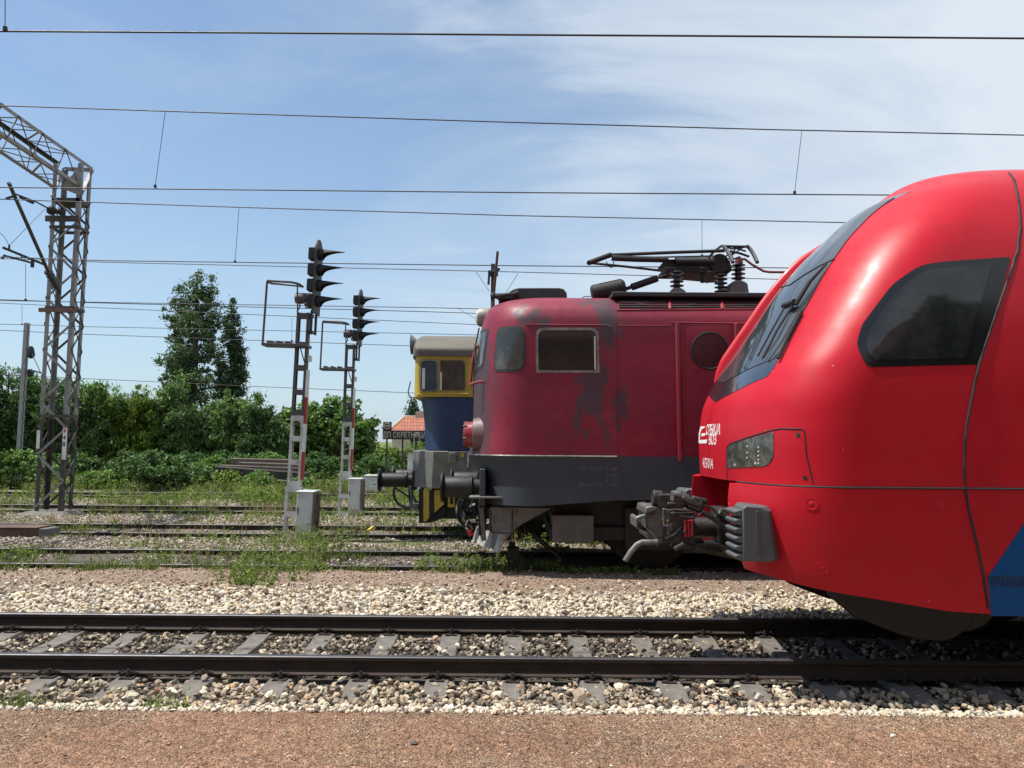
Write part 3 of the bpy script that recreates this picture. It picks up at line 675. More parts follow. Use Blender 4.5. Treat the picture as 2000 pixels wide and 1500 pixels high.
# blue area of the side with its makers lettering
def smap(x, z): return HL.side(x, z) if z < 1.462 else HU.side(x, z)
s3 = [HL.hit(1929, 1127), HL.hit(1999, 1023)]; b3 = HL.hit(1936, 1186)
xz = [(p.x, p.z) for p in s3]; sl = (xz[1][1]-xz[0][1])/(xz[1][0]-xz[0][0])
skin(HL, lambda x, z: HL.side(x, z), 'blue_panel', blue_p, tr, [[(b3.x, zbot(9)+.004), (xz[0][0], xz[0][1]), (xz[0][0]+(1.455-xz[0][1])/sl, 1.455), (XE-.1, 1.455), (XE-.1, zbot(9)+.004)]], .25, .003, .005)
sm_ = HL.hit(1928, 1128); MB().tube([(sm_.x, HL.side(sm_.x, sm_.z).y-.003, sm_.z), (XE, HL.side(5, sm_.z).y-.003, sm_.z)], .006, 6).build('skirt_joint', black_m, tr)
V, Fs = text_tess('STADLER', 1., 1.15, .02); xs = [v.x for v in V]; ys = [v.y for v in V]
q = HL.hit(1935, 1139); q2 = HL.hit(1995, 1139); hgt = .045; wd = (q2.x-q.x)*7/5.75
tv = [Vector((q.x+(v.x-min(xs))/(max(xs)-min(xs))*wd, q.z-hgt/2+(v.y-min(ys))/(max(ys)-min(ys))*hgt, 0)) for v in V]
skin(HL, lambda x, z: HL.side(x, z), 'lettering', dark_blue, tr, None, .1, .006, .004, (tv, Fs))
# anti-climbers
def pad(side):
    Y0 = YC+side*1.24; q = lambda px, py: (lambda p: Vector((p.x, Y0, p.z)))(at(px, py, YC-1.24))
    A = [q(*p) for p in [(1450, 993), (1458, 987), (1488, 990), (1499, 999), (1513, 1090), (1508, 1098), (1452, 1097)]]
    B = [Vector((p.x+.03+(.28 if p.x > 1.95 else 0), YC+side*.90, p.z)) for p in A]
    mb = MB(); mb.loft(A, B) if side < 0 else mb.loft(B, A)
    z1_, z0_ = A[0].z-.0, A[-1].z
    rp = at(1450, 1000, YC-1.24).x
    for k in range(6):
        za = z0_+(z1_-z0_)*(k+.12)/6; zb_ = z0_+(z1_-z0_)*(k+.80)/6; zm = (za+zb_)/2
        pr = [(rp+.01, za-.014), (rp-.035, zm-.022), (rp-.06, zm-.008), (rp-.062, zm+.018), (rp-.035, zb_), (rp+.01, zb_+.008)]
        mb.prism([Vector((x, YC+side*1.225, z)) for x, z in pr], (0, -side*.27, 0))
    c = at(1481, 1040, YC-1.24)
    mb2 = MB(); mb2.prism([Vector((c.x+dx, Y0+side*.004, c.z+dz)) for dx, dz in round_poly([(-.02, .17), (.02, .17), (.035, -.17), (-.015, -.17)], .02, 3)], (0, -side*.03, 0))
    o_ = mb.build('anti_climber', pad_grey, tr, 35, .012)
    mb2.build('slot', M('pad slot', (.06, .066, .072), .6), o_, 35, .003)
pad(-1); pad(1)
# coupler
A_ = lambda x, y, Y=7.2: at(x, y, Y)
cp = MB(); cp.tube([A_(1345, 1030, YC), (3.0, YC, 1.02)], .095, 14); cp.bb((1.93, YC-.17, .86), (2.16, YC+.17, 1.2)); cp.bb((2.0, YC-.19, .98), (2.08, YC+.19, 1.06))
cp.tube([A_(1400, 1002), A_(1440, 1028)], .05, 10); cp.tube([A_(1360, 1068), A_(1445, 1085)], .045, 10)
cpo = cp.build('coupler', dk_steel, tr, 35, .012)
hd = MB()
hd.prism([A_(x, y, 7.14) for x, y in [(1262, 990), (1290, 989), (1309, 994), (1309, 1050), (1286, 1061), (1278, 1052), (1264, 1052)]], (0, .44, 0))
hd.prism([A_(x, y, 7.10) for x, y in [(1294, 992), (1312, 996), (1312, 1020), (1294, 1018)]], (0, .5, 0))
for Y in (7.12, 7.44):
    hd.prism([A_(x, y, Y) for x, y in [(1241, 1011), (1247, 1008), (1270, 1001), (1272, 1007), (1248, 1016), (1247, 1029), (1270, 1036), (1268, 1042), (1243, 1032)]], (0, .06, 0))
hd.prism([A_(x, y, 7.16) for x, y in [(1241, 1011), (1248, 1009), (1248, 1032), (1242, 1031)]], (0, .34, 0))
hd.prism([A_(x, y, 7.12) for x, y in [(1262, 1038), (1276, 1046), (1282, 1066), (1288, 1068), (1286, 1048), (1262, 1030)]], (0, .1, 0))
hd.prism([A_(x, y, 7.08) for x, y in [(1262, 990), (1276, 988), (1284, 996), (1268, 1002), (1260, 1004)]], (0, .5, 0))
hd.bb(A_(1280, 1062, 7.1), A_(1291, 1050, 7.2)); hd.build('coupler_head', steel, cpo, 35, .01)
eh = MB(); eh.tube([A_(1274, 972, 7.2), A_(1292, 974, 7.2)], .075, 14); eh.prism([A_(x, y, 7.12) for x, y in [(1286, 966), (1326, 966), (1341, 978), (1334, 992), (1312, 994), (1286, 990)]], (0, .2, 0))
eh.tube([A_(1330, 976), A_(1352, 984), A_(1370, 992)], .055, 10); eh.tube([A_(1350, 974), A_(1380, 981)], .035, 8)
eh.bb(A_(1297, 1000, 7.1), A_(1338, 1050, 7.5)); eh.tube([A_(1303, 984, 7.08), A_(1320, 985, 7.08)], .02, 8)
eh.tube([A_(1312, 1000, 7.06), A_(1318, 1010, 7.06)], .02, 8)
eh.build('contact_box', dk_steel, cpo, 35, .008)
mb = MB()
for k in range(7): mb.tube([A_(1326+k*3.2, 962+k*.8), A_(1327.5+k*3.2, 971+k*.8)], .009, 6)
mb.bb(A_(1309, 968, 7.11), A_(1316, 978, 7.10)); mb.build('spring', M('bright steel', (.5, .5, .5), .35, .7), cpo)
mb = MB(); mb.tube([A_(x, y, 7.05) for x, y in [(1338, 1016), (1352, 1016), (1351, 1046), (1339, 1048)]], .012, 6, True); mb.tube([A_(1345, 1016, 7.05), A_(1345, 1047, 7.05)], .01, 6); mb.build('bracket', red_m, cpo)
mb = MB(); mb.tube([A_(1221, 1096, 7.1), A_(1232, 1078, 7.1), A_(1244, 1064, 7.1), A_(1254, 1059, 7.1), A_(1284, 1059, 7.1)], .026, 10); mb.build('uncoupling_handle', steel, cpo)
mb = MB()
for pts in ([(1362, 985), (1390, 990), (1404, 1008), (1410, 1022)], [(1346, 988), (1366, 998), (1372, 986), (1368, 976)], [(1330, 1008), (1352, 1012), (1372, 1003), (1370, 985)], [(1300, 1052), (1318, 1045), (1330, 1030)], [(1310, 1066), (1318, 1048), (1340, 1036)]):
    P = [A_(x, y, 7.04+.02*(i % 2)) for i, (x, y) in enumerate(pts)]
    Q = []
    for i in range(len(P)-1):
        for k in range(5): Q.append(P[i].lerp(P[i+1], k/5))
    Q.append(P[-1])
    for _ in range(4): Q = [Q[0]]+[(Q[i-1]+Q[i]*2+Q[i+1])/4 for i in range(1, len(Q)-1)]+[Q[-1]]
    mb.tube(Q, .010, 6)
for pts in ([(1375, 1060), (1400, 1062), (1428, 1076)], [(1372, 1000), (1398, 1016), (1424, 1036)], [(1318, 1073), (1334, 1064), (1350, 1070)]): mb.tube([A_(x, y, 7.1) for x, y in pts], .024, 8)
mb.build('hose', hose_m, cpo)
mb = MB(); mb.tube([A_(1297, 1026, 7.03), A_(1311, 1027, 7.03)], .010, 6); mb.tube([A_(1304, 1020, 7.03), A_(1305, 1045, 7.03)], .009, 6); mb.tube([A_(1296, 1010, 7.03), A_(1297, 1027, 7.03)], .009, 6); mb.tube([A_(1310, 1022, 7.03), A_(1310, 1036, 7.03)], .01, 6)
mb.build('valve', steel, cpo); MB().lathe(A_(1304, 1019, 7.03), (0, 0, 1), [(0, .012), (.018, .012)], 8).build('valve_cap', brass, cpo)
# rail guard in front of the first wheels, wheels
gd = [at(x, y, 6.56) for x, y in [(1612, 1150), (1619, 1163), (1640, 1182), (1672, 1207), (1720, 1226), (1762, 1242), (1800, 1251), (1838, 1254), (1866, 1247), (1888, 1230), (1906, 1205), (1906, 1165)]]
gm = M('dark grey guard plate', (.013, .019, .027), .5, var=.15, dirt=(.03, .03, .03), damt=.3)
MB().prism(gd, (0, .035, 0)).build('rail_guard', gm, tr, 35, .01)
MB().prism([p+Vector((0, 1.55, 0)) for p in gd], (0, .035, 0)).build('rail_guard', gm, tr, 35, .01)
MB().prism([at(x, y, 6.7) for x, y in [(1885, 1180), (1950, 1192), (1925, 1222), (1895, 1234), (1870, 1236)]], (0, .1, 0)).build('guard_bracket', dk_steel, tr, 35, .01)
def wheel(parent, x, Y, r=.43, mat=dk_steel): return MB().lathe((x, Y-.07, r), (0, 1, 0), [(0, r*.25), (.01, r*.6), (.0, r*.84), (0, r), (.1, r+.005), (.11, r+.03), (.135, r+.03), (.135, .1)], 36).build('wheel', mat, parent, 30)
for x in (5.0, 7.4):
    for s in (-.75, .75): wheel(tr, x, T1+s*1.0, .43)
# ------------------------------------------------------------------ red electric locomotive on the second track
def loco_red_mat():
    m, t, b, o = nodes('sooty crimson paint')
    tc = N(t, 'ShaderNodeTexCoord'); P = tc.outputs['Object']; sx = N(t, 'ShaderNodeSeparateXYZ'); t.links.new(P, sx.inputs[0])
    n1 = N(t, 'ShaderNodeTexNoise', i_Scale=1.1, i_Detail=7., i_Roughness=.62); t.links.new(P, n1.inputs['Vector'])
    cc = ramp(t, [(.28, (.14, .009, .026)), (.5, (.20, .009, .028)), (.72, (.25, .012, .032))], n1.outputs[0]).outputs[0]
    mp = N(t, 'ShaderNodeMapping'); mp.inputs['Scale'].default_value = (2.2, 1.2, .5); t.links.new(P, mp.inputs[0])
    n2 = N(t, 'ShaderNodeTexNoise', i_Scale=1.5, i_Detail=9., i_Roughness=.7, i_Distortion=.5); t.links.new(mp.outputs[0], n2.inputs['Vector'])
    def mm(op, a, b_=None):
        n = N(t, 'ShaderNodeMath', operation=op)
        for i, v in enumerate((a, b_)):
            if v is None: continue
            if isinstance(v, bpy.types.NodeSocket): t.links.new(v, n.inputs[i])
            else: n.inputs[i].default_value = v
        return n.outputs[0]
    def blob(x, z, rx, rz):     # a soot patch of its own place on the body side
        a = mm('DIVIDE', mm('SUBTRACT', wx, x), rx); c = mm('DIVIDE', mm('SUBTRACT', wz, z), rz)
        return mm('MAXIMUM', mm('SUBTRACT', 1., mm('ADD', mm('MULTIPLY', a, a), mm('MULTIPLY', c, c))), 0.)
    nd = N(t, 'ShaderNodeTexNoise', i_Scale=3.2, i_Detail=7., i_Roughness=.65); t.links.new(mp.outputs[0], nd.inputs['Vector'])
    sc_ = N(t, 'ShaderNodeSeparateColor'); t.links.new(nd.outputs['Color'], sc_.inputs[0])
    wx = mm('ADD', sx.outputs[0], mm('MULTIPLY', mm('SUBTRACT', sc_.outputs[0], .5), .85)); wz = mm('ADD', sx.outputs[2], mm('MULTIPLY', mm('SUBTRACT', sc_.outputs[1], .5), 1.1))
    msk = None
    for q in ((1.16, 2.45, .20, .55), (1.30, 1.95, .15, .6), (1.2, 2.72, .36, .16), (.25, 3.50, .36, .14), (1.32, 3.42, .18, .62), (1.25, 3.78, .45, .12), (.92, 2.15, .10, .4), (-.55, 2.4, .42, 1.3), (1.52, 2.3, .14, .3)):
        v = blob(*q); msk = v if msk is None else mm('MAXIMUM', msk, v)
    nz = mm('SUBTRACT', n2.outputs[0], .5)
    k = ramp(t, [(.30, (0, 0, 0)), (.75, (.85, .85, .85))], mm('ADD', msk, mm('MULTIPLY', nz, 2.2))).outputs[0]
    k0 = ramp(t, [(.60, (0, 0, 0)), (.78, (.45, .45, .45))], n2.outputs[0]).outputs[0]
    cc = mixc(t, k0, cc, (.10, .024, .038)); cc = mixc(t, k, cc, (.045, .038, .046))
    t.links.new(cc, b.inputs['Base Color'])
    n3 = N(t, 'ShaderNodeTexNoise', i_Scale=7., i_Detail=6.); t.links.new(P, n3.inputs['Vector'])
    r_ = ramp(t, [(.3, (.38, .38, .38)), (.7, (.62, .62, .62))], n3.outputs[0]); t.links.new(r_.outputs[0], b.inputs['Roughness'])
    b.inputs['Specular IOR Level'].default_value = .5
    n4 = N(t, 'ShaderNodeTexNoise', i_Scale=2.4, i_Detail=2.); t.links.new(P, n4.inputs['Vector'])
    bp = N(t, 'ShaderNodeBump', i_Strength=.25, i_Distance=.02); t.links.new(n4.outputs[0], bp.inputs['Height']); t.links.new(bp.outputs[0], b.inputs['Normal'])
    return m
crim = loco_red_mat()
soot_red = M('sooty red trim', (.30, .02, .035), .5, dirt=(.12, .06, .06), damt=.5)
skirt_g = M('slate grey skirt', (.034, .044, .056), .6, var=.12, dirt=(.04, .04, .04), damt=.45, dsc=3)
plow_g = M('grey plough plate', (.17, .175, .17), .6, .1, var=.2, dirt=(.07, .06, .05), damt=.5, dsc=5)
lt_plow = M('scuffed pale plough edge', (.42, .40, .35), .6, .1, var=.2, dirt=(.12, .10, .08), damt=.55, dsc=8)
cab_glass = glass_mat('dusty cab glass', (.04, .044, .043), .08, ior=1.5, dust=.5)
win_alu = M('dull aluminium frame', (.30, .29, .26), .45, .6, dirt=(.08, .07, .06), damt=.5, dsc=8)
louver = M('sooty louvre', (.022, .017, .019), .7, dirt=(.05, .03, .03), damt=.4)
roof_g = M('sooty roof', (.03, .028, .028), .7, dirt=(.03, .03, .03), damt=.5)
soot = M('sooted black metal', (.010, .010, .011), .6, .1, var=.3, dirt=(.028, .026, .025), damt=.45, dsc=8)
insul = M('dark glazed insulator', (.022, .02, .021), .3, 0, .3, .2)
grey_c = M('grey insulator housing', (.17, .165, .155), .75, dirt=(.07, .065, .06), damt=.5, dsc=6)
faint = M('faded stencil paint', (.14, .145, .15), .8, var=.3, sc=12)
lamp_w = M('pale lamp glass', (.55, .54, .48), .15, 0, .6)
YL = T2
LW = [(.5, 1.5), (3.30, 1.5), (3.5, 1.485), (3.65, 1.43), (3.76, 1.32), (3.85, 1.13), (3.92, .85), (3.96, .5), (3.975, .05)]
LXX = [(1.6, -.652), (2.06, -.60), (2.78, -.585), (3.3, -.535), (3.586, -.474), (3.72, -.435), (3.82, -.375), (3.90, -.26), (3.945, -.10), (3.975, .6)]
HR = Hull(YL, LW, LXX, [(1.5, .82), (3.5, .82), (4, .9)], 2.3)
HB = Hull(YL, [(.5, 1.508), (1.7, 1.508)], [(.90, -.46), (1.24, -.47), (1.45, -.57), (1.615, -.66)], [(.8, .8), (1.62, .82)], 2.5)
XR = 15.2
lo = thing('electric_locomotive', 'sooty crimson electric locomotive with grey skirt and folded pantograph on its roof', 'locomotive', (0, YL, 0))
zs = list(np.linspace(1.612, 3.4, 30))+list(np.linspace(3.45, 3.97, 26))
V, fs, nc = HR.grid(zs, 48, XR); mb = MB(); mb.add(V, fs); tp = len(zs)-1
mb.add([V[tp*nc+i] for i in range(nc)], [tuple([j, j+1, nc-2-j, nc-1-j]) for j in range(nc//2-1)])
mb.build('body', crim, lo, 50)
mb = MB(); zl = np.linspace(.93, 1.612, 10); V = []; cols = 0
V, fs, nc = HB.grid(zl, 40, XR)
V = [(v[0], v[1], max(v[2], .93+(.105*min(1, max(0, (v[0]-.85)/.66))))) for v in V]
mb.add(V, fs); tp = len(zl)-1
for rr in (0, tp): mb.add([V[rr*nc+i] for i in range(nc)], [tuple([j, j+1, nc-2-j, nc-1-j]) for j in range(nc//2-1)])
mb.build('skirt', skirt_g, lo, 40)
q = HR.hit(1205, 890); P = [HB.side(-.64+.82*(k/16)**2, 1.612) for k in range(17)]+[Vector((q.x, YL-1.51, 1.612))]
MB().tube(P, .012, 6).build('ledge', win_alu, lo)
lpx = HR.hit
def lwin(name, out, inn, frame_m, glass_m, parent, off=.006):
    w = skin(HR, lpx, name, frame_m, parent, [out], 10, off, .02); skin(HR, lpx, 'pane', glass_m, w, [inn], 10, off+.003, .01); return w
rub_f = M('aged rubber seal', (.03, .028, .028), .7)
lwin('corner_window', round_poly([(971, 645), (981, 638), (1017, 637), (1026, 646), (1026, 714), (1015, 726), (966, 726), (965, 700)], [10, 8, 10, 12, 14, 12, 5, 5]), round_poly([(973, 648), (982, 641), (1015, 640), (1023, 648), (1023, 712), (1013, 722), (969, 722), (968, 700)], [9, 8, 10, 12, 14, 12, 5, 5]), rub_f, cab_glass, lo)
dk_glass = glass_mat('dark dusty cab glass', (.024, .021, .021), .03, ior=1.6, dust=.07)
wn = lwin('side_window', round_poly([(1046, 640), (1169, 640), (1171, 728), (1047, 728)], [16, 16, 2, 2]), round_poly([(1051, 645), (1164, 645), (1166, 723), (1052, 723)], [14, 14, 2, 2]), win_alu, dk_glass, lo)
mb = MB()
for x in (1161.5,): 
    a, b_ = HR.hit(x, 657), HR.hit(x+1, 722); mb.bar(a+Vector((0, -.014, 0)), b_+Vector((0, -.014, 0)), .02, .02, (0, 1, 0))
mb.build('sliding_rail', M('pale slider', (.5, .48, .44), .5), wn)
# windscreens (both sides of the nose centre)
for sg_ in (-1, 1):
    def wf(a, z, sg_=sg_): return HR.front(sg_*a, z)
    w = skin(HR, wf, 'windscreen_frame', rub_f, lo, [round_poly([(.10, 2.70), (1.02, 2.88), (1.04, 3.43), (.10, 3.50)], .06)], .08, .005, .02)
    skin(HR, wf, 'windscreen', cab_glass, w, [round_poly([(.14, 2.745), (.985, 2.915), (1.0, 3.39), (.14, 3.455)], .05)], .08, .009, .01)
    p0 = HR.front(sg_*.6, 3.5)+Vector((-.05, 0, 0)); p1 = HR.front(sg_*.62, 3.18)+Vector((-.06, 0, 0))
    MB().tube([p0, p1, HR.front(sg_*.75, 2.95)+Vector((-.04, 0, 0))], .012, 6).build('wiper', black_rub, lo)
# gutters, body seams, door
line_on(HR, [(1028, 635), (1048, 634), (1185, 635), (1194, 640)], 'gutter', crim, lo, .010, .004)
line_on(HR, [(1204, 583), (1205, 640), (1205, 888)], 'body_seam', black_rub, lo, .003)
line_on(HR, [(1207, 636), (1310, 636)], 'gutter', crim, lo, .008, .004)
line_on(HR, [(1312, 630), (1470, 632)], 'gutter', crim, lo, .010, .004)
dr = skin(HR, lpx, 'door', crim, lo, [round_poly([(1348, 632), (1423, 633), (1430, 886), (1340, 886), (1337, 645)], [8, 8, 1, 1, 4])], 20, .008, .02)
mb = MB(); c = HR.hit(1386, 685)
mb.lathe(c+Vector((0, -.012, 0)), (0, 1, 0), [(0, .235), (-.012, .25), (-.006, .265), (.03, .265)], 40); mb.build('porthole_rim', soot, dr, 40)
MB().lathe(c+Vector((0, -.016, 0)), (0, 1, 0), [(0, .234), (.02, .234)], 40).build('porthole', M('sooty porthole glass', (.022, .007, .012), .3), dr)
for xa, xb in ((1321, 1327), (1436, 1446)):
    MB().bar(HR.hit(xa, 632)+Vector((0, -.02, 0)), HR.hit(xb, 902)+Vector((0, -.03, 0)), .04, .04, (0, 1, 0)).build('drain_pipe', soot_red, lo, 35, .006)
MB().bar(HR.hit(1333, 640)+Vector((0, -.006, 0)), HR.hit(1338, 886)+Vector((0, -.006, 0)), .03, .02, (0, 1, 0)).build('door_post', crim, lo)
# louvres on the roof shoulder
for k, (xa, xb) in enumerate(((1209, 1304), (1311, 1406), (1415, 1500), (1506, 1600))):
    pn_ = skin(HR, lpx, 'louvre', louver, lo, [[(xa, 581), (xb, 580), (xb+2, 603), (xa, 605)]], 12, .006, .02)
    mb = MB()
    for y in (584, 588, 592, 596.5, 601):
        P = [HR.hit(xa+(xb-xa)*i/10, y)+Vector((0, -.012, .006)) for i in range(11)]; mb.tube(P, .010, 5)
    mb.build('slat', louver, pn_)
    line_on(HR, [(xb+3, 580), (xb+5, 604)], 'louvre_post', soot_red, lo, .022, .004)
line_on(HR, [(1205, 605.5), (1490, 604)], 'louvre_sill', soot_red, lo, .012, .004)
mb = MB(); a = at(1192, 580, 10.95); mb.bb((a.x, 10.72, a.z-.03), (XR, 13.4, a.z+.035)); mb.build('roof_deck', roof_g, lo, 35, .01)
# headlamp, lower lamp, handrails, horn, roof unit
h0 = at(940, 620, YL); mb = MB(); mb.lathe(h0+Vector((-.06, 0, 0)), (1, 0, 0), [(0, .10), (.015, .14), (.08, .155), (.24, .155), (.42, .1)], 22); hh_ = mb.build('roof_headlamp', M('grey lamp housing', (.30, .29, .26), .5, .2, dirt=(.1, .09, .08), damt=.5), lo)
MB().lathe(h0+Vector((-.065, 0, 0)), (1, 0, 0), [(-.03, .03), (-.02, .07), (0, .115), (.02, .12)], 22).build('lens', lamp_w, hh_)
for Yl in (YL-.85, YL+.85):
    a = at(906, 848, YL-.85); x_ = a.x; zc_ = at(925, 849, YL-.85).z
    mb = MB(); mb.lathe((x_+.13, Yl, zc_), (1, 0, 0), [(0, .20), (.01, .235), (.14, .265), (.42, .29)], 26); lh = mb.build('lower_headlamp', M('soot-stained lamp housing', (.17, .085, .085), .5, dirt=(.10, .09, .085), damt=.6, dsc=6), lo, 30)
    MB().lathe((x_, Yl, zc_), (1, 0, 0), [(-.005, .12), (0, .165), (.02, .18), (.15, .195)], 26).build('lens_ring', M('red lamp ring', (.24, .016, .03), .35, 0, .3), lh, 30)
    mb = MB()
    for q in range(6):
        an = q*math.pi/3+.3; mb.tube([(x_-.005, Yl+.175*math.cos(an), zc_+.175*math.sin(an)), (x_+.05, Yl+.19*math.cos(an), zc_+.19*math.sin(an))], .014, 5)
    mb.build('clamp', soot, lh)
mb = MB(); mb.tube([at(x, y, 11.0) for x, y in [(918, 752), (926, 748), (938, 745.5), (950, 747), (956, 756), (957, 770), (955, 820), (953, 886)]], .021, 8); mb.build('handrail', soot_red, lo)
mb = MB(); mb.tube([at(x, y, 11.5) for x, y in [(919, 750), (922, 715), (926, 690), (931, 677), (940, 671), (949, 668)]], .02, 8); mb.build('handrail', soot_red, lo)
ac = [at(x, y, 11.4) for x, y in [(972, 584), (990, 572), (1003, 564), (1014, 562), (1092, 562), (1101, 564), (1107, 572), (1108, 585)]]
MB().prism(ac, (0, 1.3, 0)).build('roof_unit', M('blackish roof cooler', (.02, .022, .028), .5, dirt=(.05, .05, .05), damt=.4), lo, 35, .015)
mb = MB(); a = at(958, 580, 11.3); b_ = at(985, 577, 11.3); d = (b_-a).normalized()
mb.lathe(a, d, [(0, .045), (.01, .05), (.05, .075), (.06, .03), (.22, .025)], 14); mb.lathe(at(1012, 574, 11.3), (-1, 0, -.05), [(0, .05), (.05, .05), (.09, .02), (.35, .02)], 14); mb.tube([at(966, 583, 11.3), at(968, 574, 11.3)], .02, 6); mb.tube([at(972, 585, 11.3), at(976, 578, 11.3)], .03, 6)
mb.build('horn', soot, lo)
# folded pantograph
pa = MB(); PT = lambda cx, cy, Y=YL: at(1120+cx/4.545, 440+cy/4.545, Y)
for Y in (YL-.5, YL+.5):
    pa.tube([PT(140, 332, Y), PT(330, 262, Y)], .04, 10); pa.tube([PT(330, 264, Y), PT(900, 240, Y), PT(1340, 226, Y)], .026, 8)
pa.tube([PT(140, 332, YL-.5), PT(140, 332, YL+.5)], .04, 10)
pa.tube([PT(330, 262, YL-.5), PT(330, 262, YL+.5)], .035, 8); pa.tube([PT(330, 262, YL-.5), PT(820, 240, YL+.4)], .02, 6)
for Y in (YL-.62, YL+.62): pa.tube([PT(340, 290, Y), PT(560, 300, Y), PT(840, 305, Y)], .045, 10)
pa.tube([PT(160, 336, YL), PT(460, 366, YL), PT(820, 408, YL)], .020, 8); pa.tube([PT(420, 290, YL), PT(1280, 272, YL)], .014, 6)
pa.tube([PT(290, 322, YL), PT(310, 360, YL), PT(335, 378, YL), PT(355, 365, YL), PT(358, 322, YL)], .008, 5)
po = pa.build('pantograph', soot, lo)
mb = MB(); mb.bb(PT(815, 300, YL-.35), PT(890, 400, YL+.35)); mb.prism([PT(x, y, YL-.35) for x, y in [(815, 370), (900, 372), (1320, 378), (1400, 388), (1330, 428), (1210, 430), (940, 406), (830, 404)]], (0, .6, 0)); mb.lathe(PT(1300, 335, YL-.4), (0, 1, 0), [(0, .15), (.8, .15)], 16)
mb.prism([PT(x, y, YL-.3) for x, y in [(1240, 300), (1390, 310), (1410, 400), (1360, 440), (1280, 440), (1230, 380)]], (0, .6, 0))
mb.tube([PT(1146, 420, YL-.3), PT(1142, 512, YL-.3)], .03, 6); mb.bb(PT(1190, 405, YL-.62), PT(1260, 435, YL-.58))
mb.tube([PT(820, 410), PT(835, 440), PT(810, 458), PT(770, 460)], .03, 8)
mb.build('base_frame', soot, po, 35, .008)
mb = MB()
for Y in (YL-.35, YL-.12):
    n_ = 20
    P = []
    for k in range(n_*10+1):
        u_ = k/(n_*10); c = PT(905+340*u_, 327, Y)+Vector((0, 0, .0)); an = 2*math.pi*n_*u_; P.append(c+Vector((0, .07*math.cos(an), .07*math.sin(an))))
    mb.tube(P, .012, 5)
mb.build('spring', soot, po)
mb = MB()
def arc(pts, Y, r):
    P = [PT(x, y, Y) for x, y in pts]; return mb.tube(P, r, 8)
for dx in (0, 215):
    for Yc_, sgn in ((YL-.8, -1), (YL+.8, 1)):
        pass
for x0_ in (1330, 1545):
    P = []
    for k in range(25):
        u_ = -1+2*k/24; drop = 0 if abs(u_) < .55 else ((abs(u_)-.55)/.45)**1.7*.24
        P.append(PT(x0_, 180, YL+u_*.95)+Vector((max(0, abs(u_)-.6)*.35, 0, -drop-.01)))
    mb.tube(P, .028, 8)
for Y in (YL-.5, YL+.5):
    mb.tube([PT(1200, 290, Y), PT(1250, 230, Y), PT(1310, 185, Y), PT(1545, 190, Y)], .02, 7); mb.tube([PT(1360, 190, Y), PT(1400, 210, Y), PT(1540, 190, Y)], .014, 6)
    mb.tube([PT(1380, 300, Y), PT(1440, 205, Y), PT(1530, 230, Y)], .014, 6); mb.tube([PT(1390, 230, Y), PT(1480, 250, Y), PT(1560, 278, Y)], .018, 6); mb.tube([PT(1400, 270, Y), PT(1500, 200, Y)], .012, 6); mb.tube([PT(1330, 300, Y), PT(1390, 240, Y), PT(1420, 300, Y), PT(1480, 280, Y)], .016, 6)
mb.tube([PT(1545, 190, YL-.9), PT(1545, 190, YL+.9)], .02, 6)
mb.build('collector_head', M('worn collector shoe', (.07, .068, .066), .4, .5, dirt=(.02, .02, .02), damt=.5), po)
def insulator(px, py0, py1, r, n, name='insulator', Y=YL, cap=None):
    a = PT(px, py1, Y); b_ = PT(px, py0, Y); h = b_.z-a.z; pr = []
    for k in range(n):
        z0_ = h*k/n; dz = h/n; pr += [(z0_, r*.45), (z0_+dz*.30, r*.5), (z0_+dz*.48, r), (z0_+dz*.62, r*.98), (z0_+dz*.78, r*.5)]
    pr.append((h, r*.45)); o_ = MB().lathe(a, (0, 0, 1), pr, 22).build(name, insul, lo, 50); return o_
for Y in (YL-.55, YL+.55): insulator(918, 405, 560, .105, 4, Y=Y)
for Y in (YL-.45, YL+.45): insulator(1310, 430, 606, .10, 5, Y=Y)
insulator(1465, 340, 492, .11, 4, Y=YL-.2)
mb = MB(); mb.prism([PT(x, y, YL-.35) for x, y in [(1400, 520), (1425, 490), (1510, 490), (1548, 515), (1562, 606), (1382, 606)]], (0, .4, 0)); mb.build('transformer_box', grey_c, lo, 35, .015)
mb = MB()
for Y in (YL-.55, YL+.55): mb.prism([PT(x, y, Y-.1) for x, y in [(870, 575), (885, 555), (955, 555), (995, 580), (1003, 608), (850, 608)]], (0, .2, 0))
mb.build('insulator_foot', grey_c, lo, 35, .01)
mb = MB(); mb.tube([PT(1475, 300, YL-.2), PT(1520, 300, YL-.2), PT(1590, 352, YL-.2), PT(1690, 408, YL-.2), PT(1740, 415, YL-.2), PT(2300, 420, YL-.2)], .020, 8); mb.lathe(PT(1470, 340, YL-.2), (0, 0, 1), [(0, .06), (.07, .06), (.1, .03)], 12); mb.build('roof_conductor', M('red-brown conductor', (.20, .05, .045), .5), lo)
mb = MB(); mb.lathe(PT(160, 608, 11.6), (PT(430, 555, 11.6)-PT(160, 608, 11.6)), [(0, .10), (.03, .13), ((PT(430, 555, 11.6)-PT(160, 608, 11.6)).length, .14), ((PT(430, 555, 11.6)-PT(160, 608, 11.6)).length+.05, .1)], 18); mb.tube([PT(440, 575, 11.6), PT(520, 545, 11.6)], .03, 8); mb.tube([PT(515, 550, 11.6), PT(745, 470, 11.6)], .055, 12); mb.tube([PT(740, 470, 11.6), PT(830, 445, 11.6)], .02, 8); mb.tube([PT(75, 645, 11.6), PT(100, 632, 11.6), PT(155, 630, 11.6)], .008, 5)
mb.bb(PT(200, 600, 11.5), PT(430, 640, 11.9)); mb.build('lifting_cylinder', soot, lo, 35, .005)
